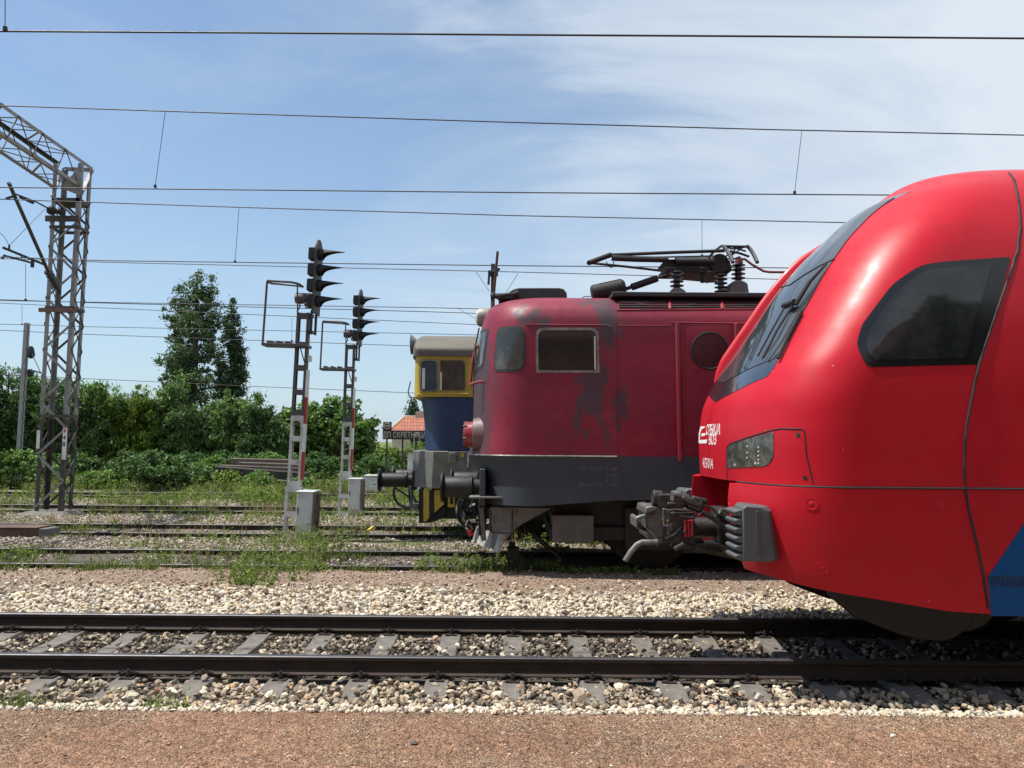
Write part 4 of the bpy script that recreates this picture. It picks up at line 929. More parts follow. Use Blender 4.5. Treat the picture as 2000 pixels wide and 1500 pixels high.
# buffers, hoses, plough, running gear
def buffer(parent, x, Y, z, xe, r=.165, rp=.215, mat=soot):
    mb = MB(); mb.lathe((x, Y, z), (1, 0, 0), [(0, rp*.6), (.004, rp), (.03, rp), (.035, .06), (.05, .06)], 26); mb.lathe((x+.04, Y, z), (1, 0, 0), [(0, r*.86), (.02, r*.92), (xe-x-.22, r*.92), (xe-x-.22, r*1.04), (xe-x-.18, r*1.04), (xe-x-.18, r*.75), (xe-x, r*.75)], 22)
    mb.box((xe, Y, z), (.05, .42, .36)); return mb.build('buffer', mat, parent, 30)
for s in (-.875, .875): buffer(lo, -1.01, YL+s, 1.145, -.42)
mb = MB(); mb.box((-.33, YL-1.17, 1.03), (.5, .36, .025)); mb.build('buffer_step', plow_g, lo, 35, .004)
mb = MB(); mb.bb((-.44, YL-1.28, .92), (-.36, YL+1.28, 1.42)); mb.build('buffer_beam', skirt_g, lo, 35, .01)
mb = MB()
for pts in ([(905, 968), (893, 985), (892, 1005), (903, 1024), (915, 1036)], [(912, 970), (903, 988), (908, 1012), (925, 1030)], [(930, 968), (922, 985), (915, 1000), (905, 990)], [(925, 985), (935, 1005), (930, 1022)], [(905, 975), (898, 1000), (912, 1028), (932, 1022)]):
    P = [at(x, y, 11.75+.15*(i % 2)) for i, (x, y) in enumerate(pts)]; Q = [P[i].lerp(P[i+1], k/4) for i in range(len(P)-1) for k in range(4)]+[P[-1]]
    for _ in range(3): Q = [Q[0]]+[(Q[i-1]+Q[i]*2+Q[i+1])/4 for i in range(1, len(Q)-1)]+[Q[-1]]
    mb.tube(Q, .026, 8)
mb.tube([at(922, 935, 11.6), at(930, 950, 11.6), at(926, 968, 11.6)], .03, 8); mb.tube([at(934, 922, 12), at(938, 940, 12), at(928, 948, 12)], .015, 6)
mb.build('brake_hose', hose_m, lo)
mb = MB(); mb.tube([at(917, 1036, 11.6), at(921, 1046, 11.6)], .045, 10); mb.build('hose_cock', red_m, lo)
mb = MB(); mb.tube([at(910, 1027, 11.6), at(914, 1016, 11.6)], .02, 6); mb.tube([at(917, 1024, 11.6), at(923, 1034, 11.6)], .016, 6); mb.build('hose_coupling', plow_g, lo)
mb = MB(); mb.lathe(at(922, 1002, 11.9), (-1, -.3, 0), [(0, .05), (.12, .06), (.13, .03)], 12); mb.bb(at(935, 975, 11.5), at(950, 1040, 11.9)); mb.bb((-.42, YL-.25, .78), (-.30, YL+.25, 1.0)); mb.build('draw_hook', soot, lo, 35, .01)
for Yq in (10.95, 13.1):
    MB().prism([at(x, y, Yq) for x, y in [(957, 991), (1076, 993), (1056, 1004), (1022, 1022), (1000, 1038), (984, 1062), (970, 1078), (958, 1070), (962, 1040)]], (0, .03, 0)).build('plough_bracket', plow_g, lo)
pb = [at(930, 1030, 12.0), at(922, 1057, 12.0)]; bl = at(984, 1046, 10.72); br = at(971, 1080, 10.72)
mb = MB(); f_ = [pb[0], bl, br, pb[1]]; mb.prism(f_, (.03, .01, 0)); g_ = [Vector((p.x, 2*YL-p.y, p.z)) for p in f_]; mb.prism(g_, (.03, -.01, 0)); mb.build('snow_plough', lt_plow, lo)
for xx in ((940, 992, 946, 1056), (962, 992, 968, 1066)):
    MB().bar(at(xx[0], xx[1], 11.2), at(xx[2], xx[3], 11.2), .06, .03, (0, 1, 0)).build('plough_strut', plow_g, lo)
mb = MB(); mb.tube([at(x, y, 10.62) for x, y in [(958, 994), (957, 1036), (962, 1039), (994, 1039), (999, 1035), (1000, 994)]], .016, 8); mb.build('step_loop', soot, lo)
mb = MB(); mb.bb(at(1079, 1006, 10.8), at(1150, 1048, 11.5)); mb.build('equipment_box', M('dull equipment box', (.10, .10, .095), .6, dirt=(.05, .045, .04), damt=.5), lo, 35, .012)
mb = MB(); mb.bb((.55, YL-1.1, .42), (5.0, YL+1.1, .62)); mb.bb((.6, YL-1.0, .6), (14.5, YL+1.0, 1.05)); mb.bb((1.6, YL-1.15, .3), (2.6, YL-.95, .9)); mb.tube([(.3, YL-.9, .5), (.7, YL-.9, .15)], .04, 6); mb.build('bogie_frame', soot, lo, 35, .02)
for x in (2.0, 4.7): 
    for s in (-.75, .75): wheel(lo, x, YL+s, .62, soot)
mb = MB(); mb.tube([(.02, YL-.75, .35), (.02, YL-.75, .05)], .05, 8); mb.bb((-.05, YL-.85, .02), (.12, YL-.65, .28)); mb.build('rail_guard', soot, lo, 35, .01)
# stencilled weights on the skirt
def side_text(txt, px, py, hpx, parent, hull, Y, mat, wpx=None, off=.004):
    a = at(px, py, Y); h = hpx/1503*Y; V, Fs = text_tess(txt, 1., 1.1, 0); xs = [v.x for v in V]; ys = [v.y for v in V]; sc = h/(max(ys)-min(ys)); sx = sc if wpx is None else (wpx/1503*Y)/(max(xs)-min(xs))
    tv = [Vector(((v.x-min(xs))*sx+a.x, (v.y-min(ys))*sc+a.z-h, 0)) for v in V]
    return skin(hull, lambda x, z: hull.side(x, z), 'lettering', mat, parent, None, .2, off, .003, (tv, Fs))
for tx, px, py, w in (('КОЧ. МАСА', 1131, 912, 46), ('Е  88т', 1183, 912, 26), ('Р  76т', 1183, 925, 26), ('R  57т', 1183, 935, 26), ('МАСА ЛОК.', 1131, 943, 46), ('1.82т', 1189, 943, 19)):
    side_text(tx, px, py, 7, lo, HB, YL-1.508, faint, w)
# ------------------------------------------------------------------ blue and yellow locomotive on the third track
yel = M('faded yellow paint', (.50, .36, .035), .55, 0, 0, .12, 2, dirt=(.22, .17, .07), damt=.42, dsc=4)
navy = M('navy blue paint', (.007, .034, .105), .45, 0, .1, .15, 2, dirt=(.035, .06, .10), damt=.42, dsc=1.6)
roofw = M('weathered grey roof with rust', (.115, .11, .09), .7, 0, var=.15, dirt=(.17, .10, .065), damt=.42, dsc=1.3)
boxg = M('grey-green buffer box', (.16, .16, .14), .6, 0, 0, .12, dirt=(.09, .08, .065), damt=.42, dsc=4)
YB = T3
bl_ = thing('diesel_locomotive', 'locomotive with yellow cab top, navy blue body and grey roof behind the crimson one', 'locomotive', (0, YB, 0))
HY = Hull(YB, [(2.5, 1.50), (3.5, 1.50)], [(2.5, -1.90), (3.5, -1.895)], [(2, .22), (4, .22)], 3)
HN = Hull(YB, [(1.5, 1.47), (2.7, 1.47)], [(1.6, -1.72), (2.1, -1.74), (2.45, -1.78), (2.7, -1.84)], [(1, .62), (3, .5)], 2.6)
HF = Hull(YB, [(3.35, 1.53), (3.5, 1.54), (3.62, 1.44), (3.75, 1.18), (3.86, .75), (3.92, .35), (3.94, .05)], [(3.35, -1.93), (3.6, -1.92), (3.94, -1.85)], [(3, .2), (4, .15)], 3)
def shell(hull, zs, xe, name, mat, parent, na=28, caps=(True, True), ang=40):
    V, fs, nc = hull.grid(list(zs), na, xe); mb = MB(); mb.add(V, fs)
    for k, rr in enumerate((0, len(zs)-1)):
        if caps[k]: mb.add([V[rr*nc+i] for i in range(nc)], [tuple([j, j+1, nc-2-j, nc-1-j]) for j in range(nc//2-1)])
    return mb.build(name, mat, parent, ang)
cabx = at(922, 770, 14.3).x
shell(HY, [2.63, 2.66, 2.7, 3.0, 3.42], 3.0, 'cab', yel, bl_)
shell(HN, np.linspace(1.63, 2.66, 14), 12, 'body', navy, bl_)
shell(HF, [3.39, 3.44]+list(np.linspace(3.48, 3.935, 18)), 10, 'roof', roofw, bl_)
MB().bb((cabx+.02, YB-1.5, 1.7), (cabx+.14, YB-1.46, 3.38)).build('door_gap', black_m, bl_)
ypx = HY.hit
fr = skin(HY, ypx, 'window_frame', M('dark yellow window surround', (.30, .22, .05), .6), bl_, [round_poly([(819, 700), (911, 700), (911, 766), (819, 766)], 10)], 15, .004, .015)
for a, b_, nm in (((823, 705, 853, 763), glass_mat('cab pane', (.05, .07, .085), .05, ior=1.5, dust=.2), 'quarter_light'), ((860, 704, 908, 762), glass_mat('brown cab pane', (.06, .05, .04), .08, ior=1.4, dust=.3), 'sliding_pane')):
    skin(HY, ypx, nm, b_, fr, [round_poly([(a[0], a[1]), (a[2], a[1]), (a[2], a[3]), (a[0], a[3])], [9, 2, 2, 9] if nm[0] == 'q' else [2, 9, 9, 2])], 15, .012, .01)
mb = MB()
for pts in ([(822, 704), (854, 704), (854, 764), (822, 764)],): mb.tube([HY.hit(*p)+Vector((0, -.012, 0)) for p in round_poly(pts, 8)], .012, 5, True)
mb.build('pane_rim', win_alu, fr)
pe_ = M('pale pane edge', (.55, .56, .54), .5)
for (xa, ya), (xb, yb) in (((860, 727), (863, 762)), ((825, 719), (830, 760))): MB().bb(HY.hit(xa, ya)+Vector((0, -.022, 0)), HY.hit(xb, yb)+Vector((0, -.01, 0))).build('pane_edge', pe_, fr)
MB().tube([HY.hit(815, 770)+Vector((0, -.01, 0)), HY.hit(915, 769)+Vector((0, -.01, 0))], .018, 6).build('cab_ledge', yel, bl_)
mb = MB(); mb.bb((cabx+.16, YB-1.505, 2.7), (cabx+.9, YB-1.5, 3.32)); mb.build('side_glass', cab_glass, bl_)
mb = MB(); a = at(803, 673, 14.9); mb.lathe(a, (1, 0, .02), [(0, .2), (.02, .19), (.12, .09), (.3, .04), (.45, .03)], 18); mb.lathe(a+Vector((.45, 0, 0)), (0, 0, 1), [(-.09, .03), (.09, .03)], 8); mb.build('horn', M('grey horn', (.16, .16, .15), .5), bl_)
mb = MB(); P = [(802, 745), (797, 765), (799, 772), (803, 776)]; mb.tube([at(x, y, 15.2) for x, y in P], .012, 6); mb.tube([at(x, y, 15.3) for x, y in [(804, 776), (803, 783), (808, 787), (812, 783), (808, 777)]], .016, 6, True); mb.build('mirror_bracket', soot, bl_)
pl = [(-1.88, YB-1.03), (-1.46, YB-1.5), (2.2, YB-1.5), (2.2, YB+1.5), (-1.46, YB+1.5), (-1.88, YB+1.03)]
mb = MB(); mb.prism([Vector((x, y, .93)) for x, y in pl], (0, 0, .69)); mb.build('buffer_box', boxg, bl_, 35, .015)
hb = MB(); a = at(877, 884, 14.29); b_ = at(891, 906, 14.29); hb.bb(a, b_+Vector((0, .02, 0))); hb.build('hatch', boxg, bl_, 35, .01); MB().tube([at(888, 890, 14.27), at(893, 891, 14.27), at(893, 899, 14.27)], .012, 6).build('hatch_handle', soot, bl_)
mb = MB(); mb.bb(at(900, 885, 14.285), at(906, 893, 14.3)); mb.build('warning_label', yel, bl_); mb = MB(); mb.tube([at(916, 886, 14.2), at(915, 913, 14.2)], .03, 6); mb.build('grab_rail', win_alu, bl_)
mb = MB(); mb.bb((-1.5, YB-1.2, .35), (9, YB+1.2, .95)); mb.build('underframe', soot, bl_)
for s in (-.875, .875): buffer(bl_, -2.55, YB+s, 1.05, -1.86, .15, .225)
st = [(822, 957), (833, 957), (843, 957), (853, 957), (868, 957)]
zt = at(840, 957, 14.45)
def stripe(poly, mat, name, dy): MB().prism([at(x, y, 14.45+dy) for x, y in poly], (0, .03, 0)).build(name, mat, bl_)
stripe([(827, 957), (838, 957), (838, 1012), (832, 1018), (827, 1019)], yel, 'warning_stripe', 0); stripe([(838, 957), (848, 957), (849, 1001), (838, 1012)], black_m, 'warning_stripe', 0); stripe([(848, 957), (864, 957), (867, 985), (849, 1001)], yel, 'warning_stripe', 0)
mb = MB(); mb.prism([at(x, y, 14.5) for x, y in [(818, 955), (827, 955), (827, 1018), (868, 990), (870, 1000), (860, 1014), (840, 1021), (818, 1022)]], (0, .05, 0)); mb.build('plough', soot, bl_)
mb = MB(); mb.bb(at(875, 960, 14.5), at(889, 990, 14.6)); mb.build('buffer_stripe', yel, bl_); MB().bb(at(879, 965, 14.49), at(885, 984, 14.5)).build('stripe_hole', black_m, bl_)
mb = MB(); c = at(797, 962, 16.0)
P = [c+Vector((.30*math.cos(k*math.pi/12), 0, .30*math.sin(k*math.pi/12))) for k in range(24)]
mb.tube(P, .03, 8, True); mb.tube([c+Vector((-.28, 0, .1)), c+Vector((.2, 0, -.2))], .02, 6); mb.tube([c+Vector((0, 0, .3)), c+Vector((.05, 0, -.28))], .02, 6); mb.build('hose_loop', hose_m, bl_)
mb = MB(); mb.tube([at(805, 945, 15), at(803, 992, 15)], .025, 6); mb.tube([at(800, 952, 15.3), at(815, 990, 15.3)], .03, 6); mb.bb(at(806, 985, 14.9), at(820, 993, 15.2)); mb.build('step', plow_g, bl_)
for x in (.2, 3.0): 
    for s in (-.75, .75): wheel(bl_, x, YB+s, .5, soot)
# ------------------------------------------------------------------ light signals
mast_d = M('dark grey mast paint', (.075, .078, .085), .6, .1, var=.15, dirt=(.11, .08, .06), damt=.4, dsc=5)
mast_l = M('pale grey mast paint', (.56, .56, .55), .6, 0, 0, .08, dirt=(.22, .19, .16), damt=.42, dsc=6)
cabn = M('pale grey cabinet paint', (.60, .62, .62), .5, 0, 0, .06, dirt=(.25, .22, .19), damt=.4, dsc=4)
cab_d = M('rust brown cabinet end', (.055, .04, .033), .75, dirt=(.12, .07, .045), damt=.5, dsc=6)
sig_b = M('matt black signal paint', (.012, .013, .014), .6, var=.2)
st_w = M('white plate', (.70, .70, .68), .5, var=.05, dirt=(.4, .37, .33), damt=.4); st_r = M('red plate', (.34, .035, .025), .5, var=.08, dirt=(.25, .06, .05), damt=.4)
def make_signal(label, base, lean, grp):
    rt = thing('light_signal', label, 'railway signal', (0, 0, 0), grp)
    def ladder(h0, h1, hw, rungs, mat, name, plate=None):
        mb = MB()
        for s in (-1, 1):
            mb.box((s*(hw-.025), 0, (h0+h1)/2), (.05, .012, h1-h0)); mb.box((s*(hw-.006), .06, (h0+h1)/2), (.012, .11, h1-h0-.004)); mb.box((s*(hw-.025), .12, (h0+h1)/2), (.046, .01, h1-h0))
        for h in rungs: mb.box((0, -.004, h), (2*hw-.004, .012, .10)); mb.box((0, .122, h), (2*hw-.004, .01, .10))
        return mb.build(name, mat, rt)
    ladder(1.0, 2.32, .122, (1.05, 1.45, 1.89, 2.27), mast_l, 'mast_foot_section')
    ladder(2.32, 4.27, .120, (2.38, 2.76, 3.22, 3.66, 4.21), mast_d, 'mast')
    ladder(0, 1.0, .148, (.06, .49, .95), mast_l, 'base_frame')
    mb = MB(); mb.box((0, .05, 0), (.42, .4, .06)); mb.build('foot_plate', M('concrete foot', (.3, .28, .25), .9) if 'concrete foot' not in bpy.data.materials else bpy.data.materials['concrete foot'], rt)
    mb = MB(); mb.box((.08-.37, .05, 3.63), (.86, .34, .05))
    for k in range(3): mb.box((-.58+k*.17, .05, 3.68), (.09, .3, .045))
    mb.bar((-.02, 0, 3.6), (.1, 0, 3.25), .02, .02, (0, 1, 0)); mb.build('platform', mast_d, rt, 35, .004)
    mb = MB(); mb.tube([(-.70, -.1, 3.64), (-.685, -.1, 4.80), (-.66, -.16, 4.82), (-.2, -.2, 4.80), (-.09, -.12, 4.79), (-.09, .2, 4.80), (-.2, .3, 4.83), (-.66, .3, 4.86), (-.69, .2, 4.84), (-.695, .05, 4.83), (-.685, -.1, 4.80)], .022, 8); mb.tube([(-.10, -.15, 4.79), (-.10, 0, 4.2)], .014, 6); mb.build('safety_cage', mast_d, rt, 60)
    mb = MB(); mb.lathe((-.17, .05, 4.54), (1, 0, 0), [(0, .09), (.03, .1), (.14, .1), (.2, .06), (.36, .05)], 14); mb.box((-.02, .05, 4.62), (.3, .05, .05))
    mb.tube([(-.1, 0, 4.5), (-.06, -.02, 4.38), (-.12, 0, 4.28)], .014, 6); mb.tube([(0, 0, 4.48), (.05, -.02, 4.36), (.18, 0, 4.36)], .014, 6); mb.tube([(.06, 0, 4.5), (.1, -.02, 4.42), (.16, 0, 4.42)], .012, 6); mb.build('bracket', mast_d, rt)
    ol = [(-.26, 4.25), (.26, 4.25)]+[(.26*math.cos(k*math.pi/14), 5.40+.28*math.sin(k*math.pi/14)) for k in range(15)]
    mb = MB(); mb.prism([Vector((.205, y+.05, z)) for y, z in ol], (.03, 0, 0))
    for y in (-.16, .16): mb.box((.20, y+.02, 4.08), (.035, .06, .42))
    mb.box((.19, -.1, 3.88), (.10, .16, .05)); mb.tube([(.12, 0, 4.2), (.2, 0, 4.2)], .04, 8); mb.build('backboard', sig_b, rt, 35)
    for h in (5.40, 5.10, 4.80, 4.50):
        mb = MB(); mb.box((.125, .05, h), (.15, .24, .23)); mb.lathe((.03, .05, h), (1, 0, 0), [(0, .06), (.03, .09), (.06, .09)], 12)
        ob = mb.build('lamp_housing', sig_b, rt, 35, .012)
        V = []; fs = []; na = 20; nl = 7
        for i in range(nl+1):
            u_ = i/nl
            for k in range(na+1):
                ph = -math.pi*.92+1.84*math.pi*k/na; L = .07+.42*max(0, (1+math.cos(ph))/2)**3.2; rr = .112-.03*(u_*L/.5)
                V.append((.235+u_*L, .05+rr*math.sin(ph), h+rr*math.cos(ph)-.02*u_*(L/.5)))
        fs = [(i*(na+1)+k, i*(na+1)+k+1, (i+1)*(na+1)+k+1, (i+1)*(na+1)+k) for i in range(nl) for k in range(na)]
        mb = MB(); mb.add(V, fs); hd_ = mb.build('hood', sig_b, ob, 60); sm = hd_.modifiers.new('thickness', 'SOLIDIFY'); sm.thickness = .004
        MB().lathe((.236, .05, h), (1, 0, 0), [(0, .10), (.012, .09), (.02, .05)], 18).build('lens', lamp_m, ob)
    for k, (a, b_) in enumerate(((3.18, 2.67), (2.67, 2.17), (2.17, 1.65), (1.65, 1.13))):
        MB().box((.145, .03, (a+b_)/2), (.045, .10, a-b_)).build('mast_plate', (st_w, st_r)[k % 2], rt)
    MB().box((.165, .03, 3.40), (.05, .12, .11)).build('number_plate', st_w, rt)
    mb = MB(); mb.box((.29, -.02, .55), (.29, .48, .75)); mb.box((.29, -.02, .93), (.32, .51, .022)); c1 = mb.build('cabinet', cabn, rt, 35, .008)
    mb = MB(); mb.box((.441, -.02, .55), (.012, .45, .72)); mb.build('end_panel', cab_d, c1)
    mb = MB()
    for a, b_ in (((.455, -.23, .2), (.455, .18, .89)), ((.455, -.23, .89), (.455, .18, .2)), ((.455, -.24, .2), (.455, -.24, .90)), ((.455, .19, .2), (.455, .19, .90)), ((.455, -.24, .89), (.455, .19, .89))): mb.bar(a, b_, .03, .02, (1, 0, 0))
    mb.build('brace', M('brace paint', (.20, .17, .14), .7) if 'brace paint' not in bpy.data.materials else bpy.data.materials['brace paint'], c1)
    MB().box((.28, -.02, .09), (.25, .38, .18)).build('pedestal', mast_l, rt)
    mb = MB(); mb.box((.17, -.265, .58), (.015, .012, .12)); mb.build('cabinet_handle', mast_d, c1)
    rt.location = base; rt.rotation_euler = (0, lean, 0); return rt
make_signal('closer four-lamp railway signal on ladder mast, its cabinet standing in tall weeds', (-4.07, 14.4, -.06), R(1.55), 'four-lamp light signals')
make_signal('farther four-lamp railway signal on ladder mast beside the blue locomotive', (-4.13, 19.2, -.06), R(.75), 'four-lamp light signals')
# ------------------------------------------------------------------ lattice portal tower with its beam
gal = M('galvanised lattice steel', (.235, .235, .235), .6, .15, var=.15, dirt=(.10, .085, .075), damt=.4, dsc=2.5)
gal_d = M('dark lattice steel', (.055, .05, .047), .7, .2, var=.2, dirt=(.12, .10, .09), damt=.4, dsc=4)  # darker tone for leg feet, collars, back and side bracing
tw = thing('lattice_tower', 'tall steel lattice portal tower with beam reaching out over the tracks at left', 'tower', (-11.3, 19.3, 0))
LB = {}; LT = {}
for k, (pb_, pt_, Y) in {'fl': ((67, 1002), (102, 372), 19.0), 'fr': ((120, 1004), (157, 372), 19.0), 'bl': ((89, 990), (126, 330), 19.55), 'br': ((141, 999), (180, 332), 19.55)}.items():
    LB[k] = at(*pb_, Y); LT[k] = at(*pt_, Y); LB[k].z = -.12
for k, a1, a2 in (('fl', (1, 0, 0), (0, 1, 0)), ('fr', (-1, 0, 0), (0, 1, 0)), ('bl', (1, 0, 0), (0, -1, 0)), ('br', (-1, 0, 0), (0, -1, 0))):
    tp = LT[k].copy()
    if k[0] == 'f': d = (LT[k]-LB[k]); tp = LB[k]+d*((8.75+.12)/d.z)
    lowz = LB[k]+(tp-LB[k])*.27
    MB().angle(LB[k], lowz, .10, .014, a1, a2).build('leg_foot', gal_d, tw); MB().angle(lowz, tp, .10, .014, a1, a2).build('leg', gal, tw)
def onleg(k, z): d = LT[k]-LB[k]; return LB[k]+d*((z-LB[k].z)/d.z)
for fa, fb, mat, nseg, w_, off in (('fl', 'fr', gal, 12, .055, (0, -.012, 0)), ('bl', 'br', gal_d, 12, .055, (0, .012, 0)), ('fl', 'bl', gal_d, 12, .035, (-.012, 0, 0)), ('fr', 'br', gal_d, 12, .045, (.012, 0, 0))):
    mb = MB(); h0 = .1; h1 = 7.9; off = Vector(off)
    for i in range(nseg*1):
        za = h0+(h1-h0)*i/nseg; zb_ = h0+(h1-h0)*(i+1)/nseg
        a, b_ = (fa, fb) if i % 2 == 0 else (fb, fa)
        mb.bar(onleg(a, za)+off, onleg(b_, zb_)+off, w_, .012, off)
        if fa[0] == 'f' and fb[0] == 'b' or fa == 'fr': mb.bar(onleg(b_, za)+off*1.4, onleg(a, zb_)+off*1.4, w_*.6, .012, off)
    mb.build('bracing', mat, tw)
for z in (2.35, 5.05, 7.1):
    mb = MB()
    for a, b_ in (('fl', 'fr'), ('fr', 'br'), ('bl', 'br'), ('fl', 'bl')): mb.bar(onleg(a, z), onleg(b_, z), .05, .07, (0, 0, 1))
    mb.build('collar', gal_d, tw)
mb = MB(); mb.prism([onleg('fl', 7.75), onleg('fr', 7.75), onleg('br', 7.75), onleg('bl', 7.75)], (0, 0, .10)); mb.build('top_plate', gal_d, tw); mb = MB(); mb.bar(onleg('fl', 7.3)+Vector((-.1, -.04, 0)), onleg('fr', 7.3)+Vector((.02, -.04, 0)), .06, .14); mb.build('arm_bracket', gal_d, tw)
mb = MB(); mb.bar(onleg('fl', 4.98)+Vector((-.13, -.05, 0)), onleg('fr', 4.98)+Vector((.1, -.05, 0)), .06, .10); mb.build('cantilever_bar', M('rust brown channel', (.14, .085, .06), .7), tw)
TRp, TR0 = at(181, 327, 19.55), at(0, 199, 16.62); TLp, TL0 = at(112, 318, 19.55), at(0, 240, 17.5); BRp, BR0 = at(157, 366, 19.0), at(0, 262, 16.62); BLp, BL0 = at(103, 368, 19.0), at(0, 300, 17.5)
ch = {}
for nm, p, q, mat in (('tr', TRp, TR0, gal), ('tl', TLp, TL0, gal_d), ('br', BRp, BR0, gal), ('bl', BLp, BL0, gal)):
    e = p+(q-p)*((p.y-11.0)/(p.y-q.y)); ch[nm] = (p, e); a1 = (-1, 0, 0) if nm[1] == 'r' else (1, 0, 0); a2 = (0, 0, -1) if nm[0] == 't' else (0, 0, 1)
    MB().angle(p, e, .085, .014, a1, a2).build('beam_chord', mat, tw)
def onch(k, Y): p, e = ch[k]; return p+(e-p)*((p.y-Y)/(p.y-e.y))
for tk, bk in (('tr', 'br'), ('tl', 'bl')):
    mb = MB(); P = []; ys = np.arange(18.95, 11.2, -.36)
    for i, y in enumerate(ys):
        p = onch(tk if i % 2 else bk, y); P.append(p)
    Q = []
    for i in range(len(P)): 
        Q += ([P[i].lerp(P[i-1], .08)] if i else [])+[P[i]]+([P[i].lerp(P[i+1], .08)] if i < len(P)-1 else [])
    mb.tube(Q, .013, 6); mb.build('zigzag_bar', gal_d, tw, 60)
for pa_, pb_, off in (('tl', 'tr', .0), ('bl', 'br', .0)):
    mb = MB(); ys = np.arange(18.9, 11.3, -.55)
    for i in range(len(ys)-1): mb.bar(onch(pa_ if i % 2 else pb_, ys[i]), onch(pb_ if i % 2 else pa_, ys[i+1]), .05, .012)
    for i in range(0, len(ys), 1): mb.bar(onch(pa_, ys[i]), onch(pb_, ys[i]), .045, .012)
    mb.build('cross_brace', gal, tw)
mb = MB(); mb.prism([onleg('fr', 7.9)+Vector((.01, -.02, 0)), onleg('fr', 8.7)+Vector((.01, -.02, 0)), onleg('fr', 8.0)+Vector((-.5, -.02, .1))], (0, .012, 0)); mb.bar(onleg('fr', 7.9), LT['br'], .03, .10, (1, 0, 0)); mb.bar(onleg('fl', 7.9), LT['bl'], .03, .08, (1, 0, 0)); mb.bar(LT['bl'], LT['br'], .05, .09)
mb.build('gusset', gal, tw)
mb = MB(); a = at(107, 985, 18.7); mb.loft([Vector((-12.05, 18.55, -.12)), Vector((-10.7, 18.55, -.12)), Vector((-10.7, 20.0, -.12)), Vector((-12.05, 20.0, -.12))], [Vector((-11.8, 18.85, .02)), Vector((-10.85, 18.85, .02)), Vector((-10.85, 19.7, .02)), Vector((-11.8, 19.7, .02))]); mb.build('footing', conc, tw, 35, .03)
sg1 = MB(); a = at(127, 845, 18.96); sg1.box((a.x, a.y, a.z-.27), (.10, .01, .78)); sp_ = sg1.build('number_plate', st_w, tw)
mb = MB(); pz_ = a.z+.03
mb.prism([Vector((a.x+dx, a.y-.008, pz_+dz)) for dx, dz in [(-.01, .07), (.03, .07), (.005, .02), (.03, .02), (-.02, -.07), (-.005, -.01), (-.03, -.01)]], (0, -.003, 0)); mb.build('lightning_mark', st_r, sp_)
for ch_, dz in (('4', -.17), ('8', -.33)):
    V, Fs = text_tess(ch_, .15, 1, .002); mb = MB(); mb.add([Vector((a.x-.045+v.x, a.y-.009, a.z+dz+v.y)) for v in V], Fs); mb.build('lettering', black_m, sp_, smooth=False)
a = at(75, 850, 18.96); MB().box((a.x, a.y, a.z-.1), (.08, .01, .45)).build('number_plate', st_w, tw)
# cantilever arm on the tower
ca_ = thing('cantilever_arm', 'slanted overhead line bracket tube with insulators hung from the lattice tower', 'line bracket', (-11.3, 18.8, 0))
hp_ = at(112, 562, 18.9); tp_ = at(17, 357, 16.7); md = at(93, 528, 18.35)
MB().tube([tp_, md], .04, 10).build('tube', M('brown bracket tube', (.05, .042, .036), .6, .2), ca_)
d = (hp_-md); pr = []
for k in range(5): pr += [(d.length*(k+.1)/5, .05), (d.length*(k+.4)/5, .10), (d.length*(k+.6)/5, .10), (d.length*(k+.9)/5, .05)]
MB().lathe(md, d, pr, 14).build('insulator', insul, ca_)
mb = MB(); mb.tube([hp_, at(118, 575, 18.95)], .03, 8); mb.tube([at(28, 378, 16.9), at(72, 395, 18), at(96, 408, 18.7)], .018, 6); mb.lathe(at(93, 410, 18.7), (1, .2, -.1), [(0, .08), (.05, .11), (.12, .1), (.2, .06), (.28, .08), (.35, .05)], 12); mb.tube([at(12, 388, 16.6), at(30, 382, 16.8)], .03, 6); mb.tube([at(40, 385, 17.2), at(64, 396, 17.8)], .035, 8); mb.build('stay_rod', soot, ca_)
mb = MB(); mb.tube([at(7, 484, 16.3), at(90, 518, 18.3)], .03, 8); mb.tube([at(4, 506, 16.1), at(8, 499, 16.1), at(65, 514, 17.2)], .024, 8); mb.tube([at(64, 508, 17.4), at(63, 522, 17.4)], .04, 8); mb.tube([at(42, 497, 17), at(42, 505, 17)], .012, 6); mb.tube([at(18, 490, 16.5), at(18, 478, 16.5)], .02, 6); mb.build('steady_arm', soot, ca_)
mb = MB(); mb.tube([at(20, 478, 16.5), at(88, 408, 18.5)], .006, 5); P = [at(-10, 447, 16.2), at(4, 458, 16.3), at(12, 468, 16.4), at(18, 480, 16.5)]; mb.tube(P, .006, 5); mb.build('hanger_wire', soot, ca_)
# posts
ps = thing('line_post', 'thin pale steel post among bushes left of the lattice tower', 'post', at(40, 900, 29.))
a, b_ = at(36, 905, 29.), at(53, 631, 29.); a.z = .1
mb = MB(); mb.bar(a, b_, .15, .15, (0, 1, 0)); mb.build('shaft', M('pale galvanised post', (.27, .28, .28), .55, .2, dirt=(.2, .19, .18), damt=.4), ps)
mb = MB()
for k in range(14):
    p = a.lerp(b_, (k+.3)/14.5); q_ = a.lerp(b_, (k+1.3)/14.5); mb.bar(p+Vector((.13, -.08, 0)), q_+Vector((.08, -.08, 0)), .025, .03, (0, 1, 0))
mb.build('lattice_strip', gal_d, ps)
mb = MB(); p = at(58, 677, 28.9); mb.lathe(p, (.2, 0, -1), [(0, .1), (.1, .14), (.35, .14), (.45, .06)], 12); p = at(57, 722, 28.9); mb.lathe(p, (.3, 0, -1), [(0, .1), (.1, .12), (.25, .1)], 12); mb.tube([p, at(80, 728, 27)], .03, 6); mb.tube([at(62, 690, 28.9), at(78, 725, 27)], .015, 5); mb.build('insulator', soot, ps)
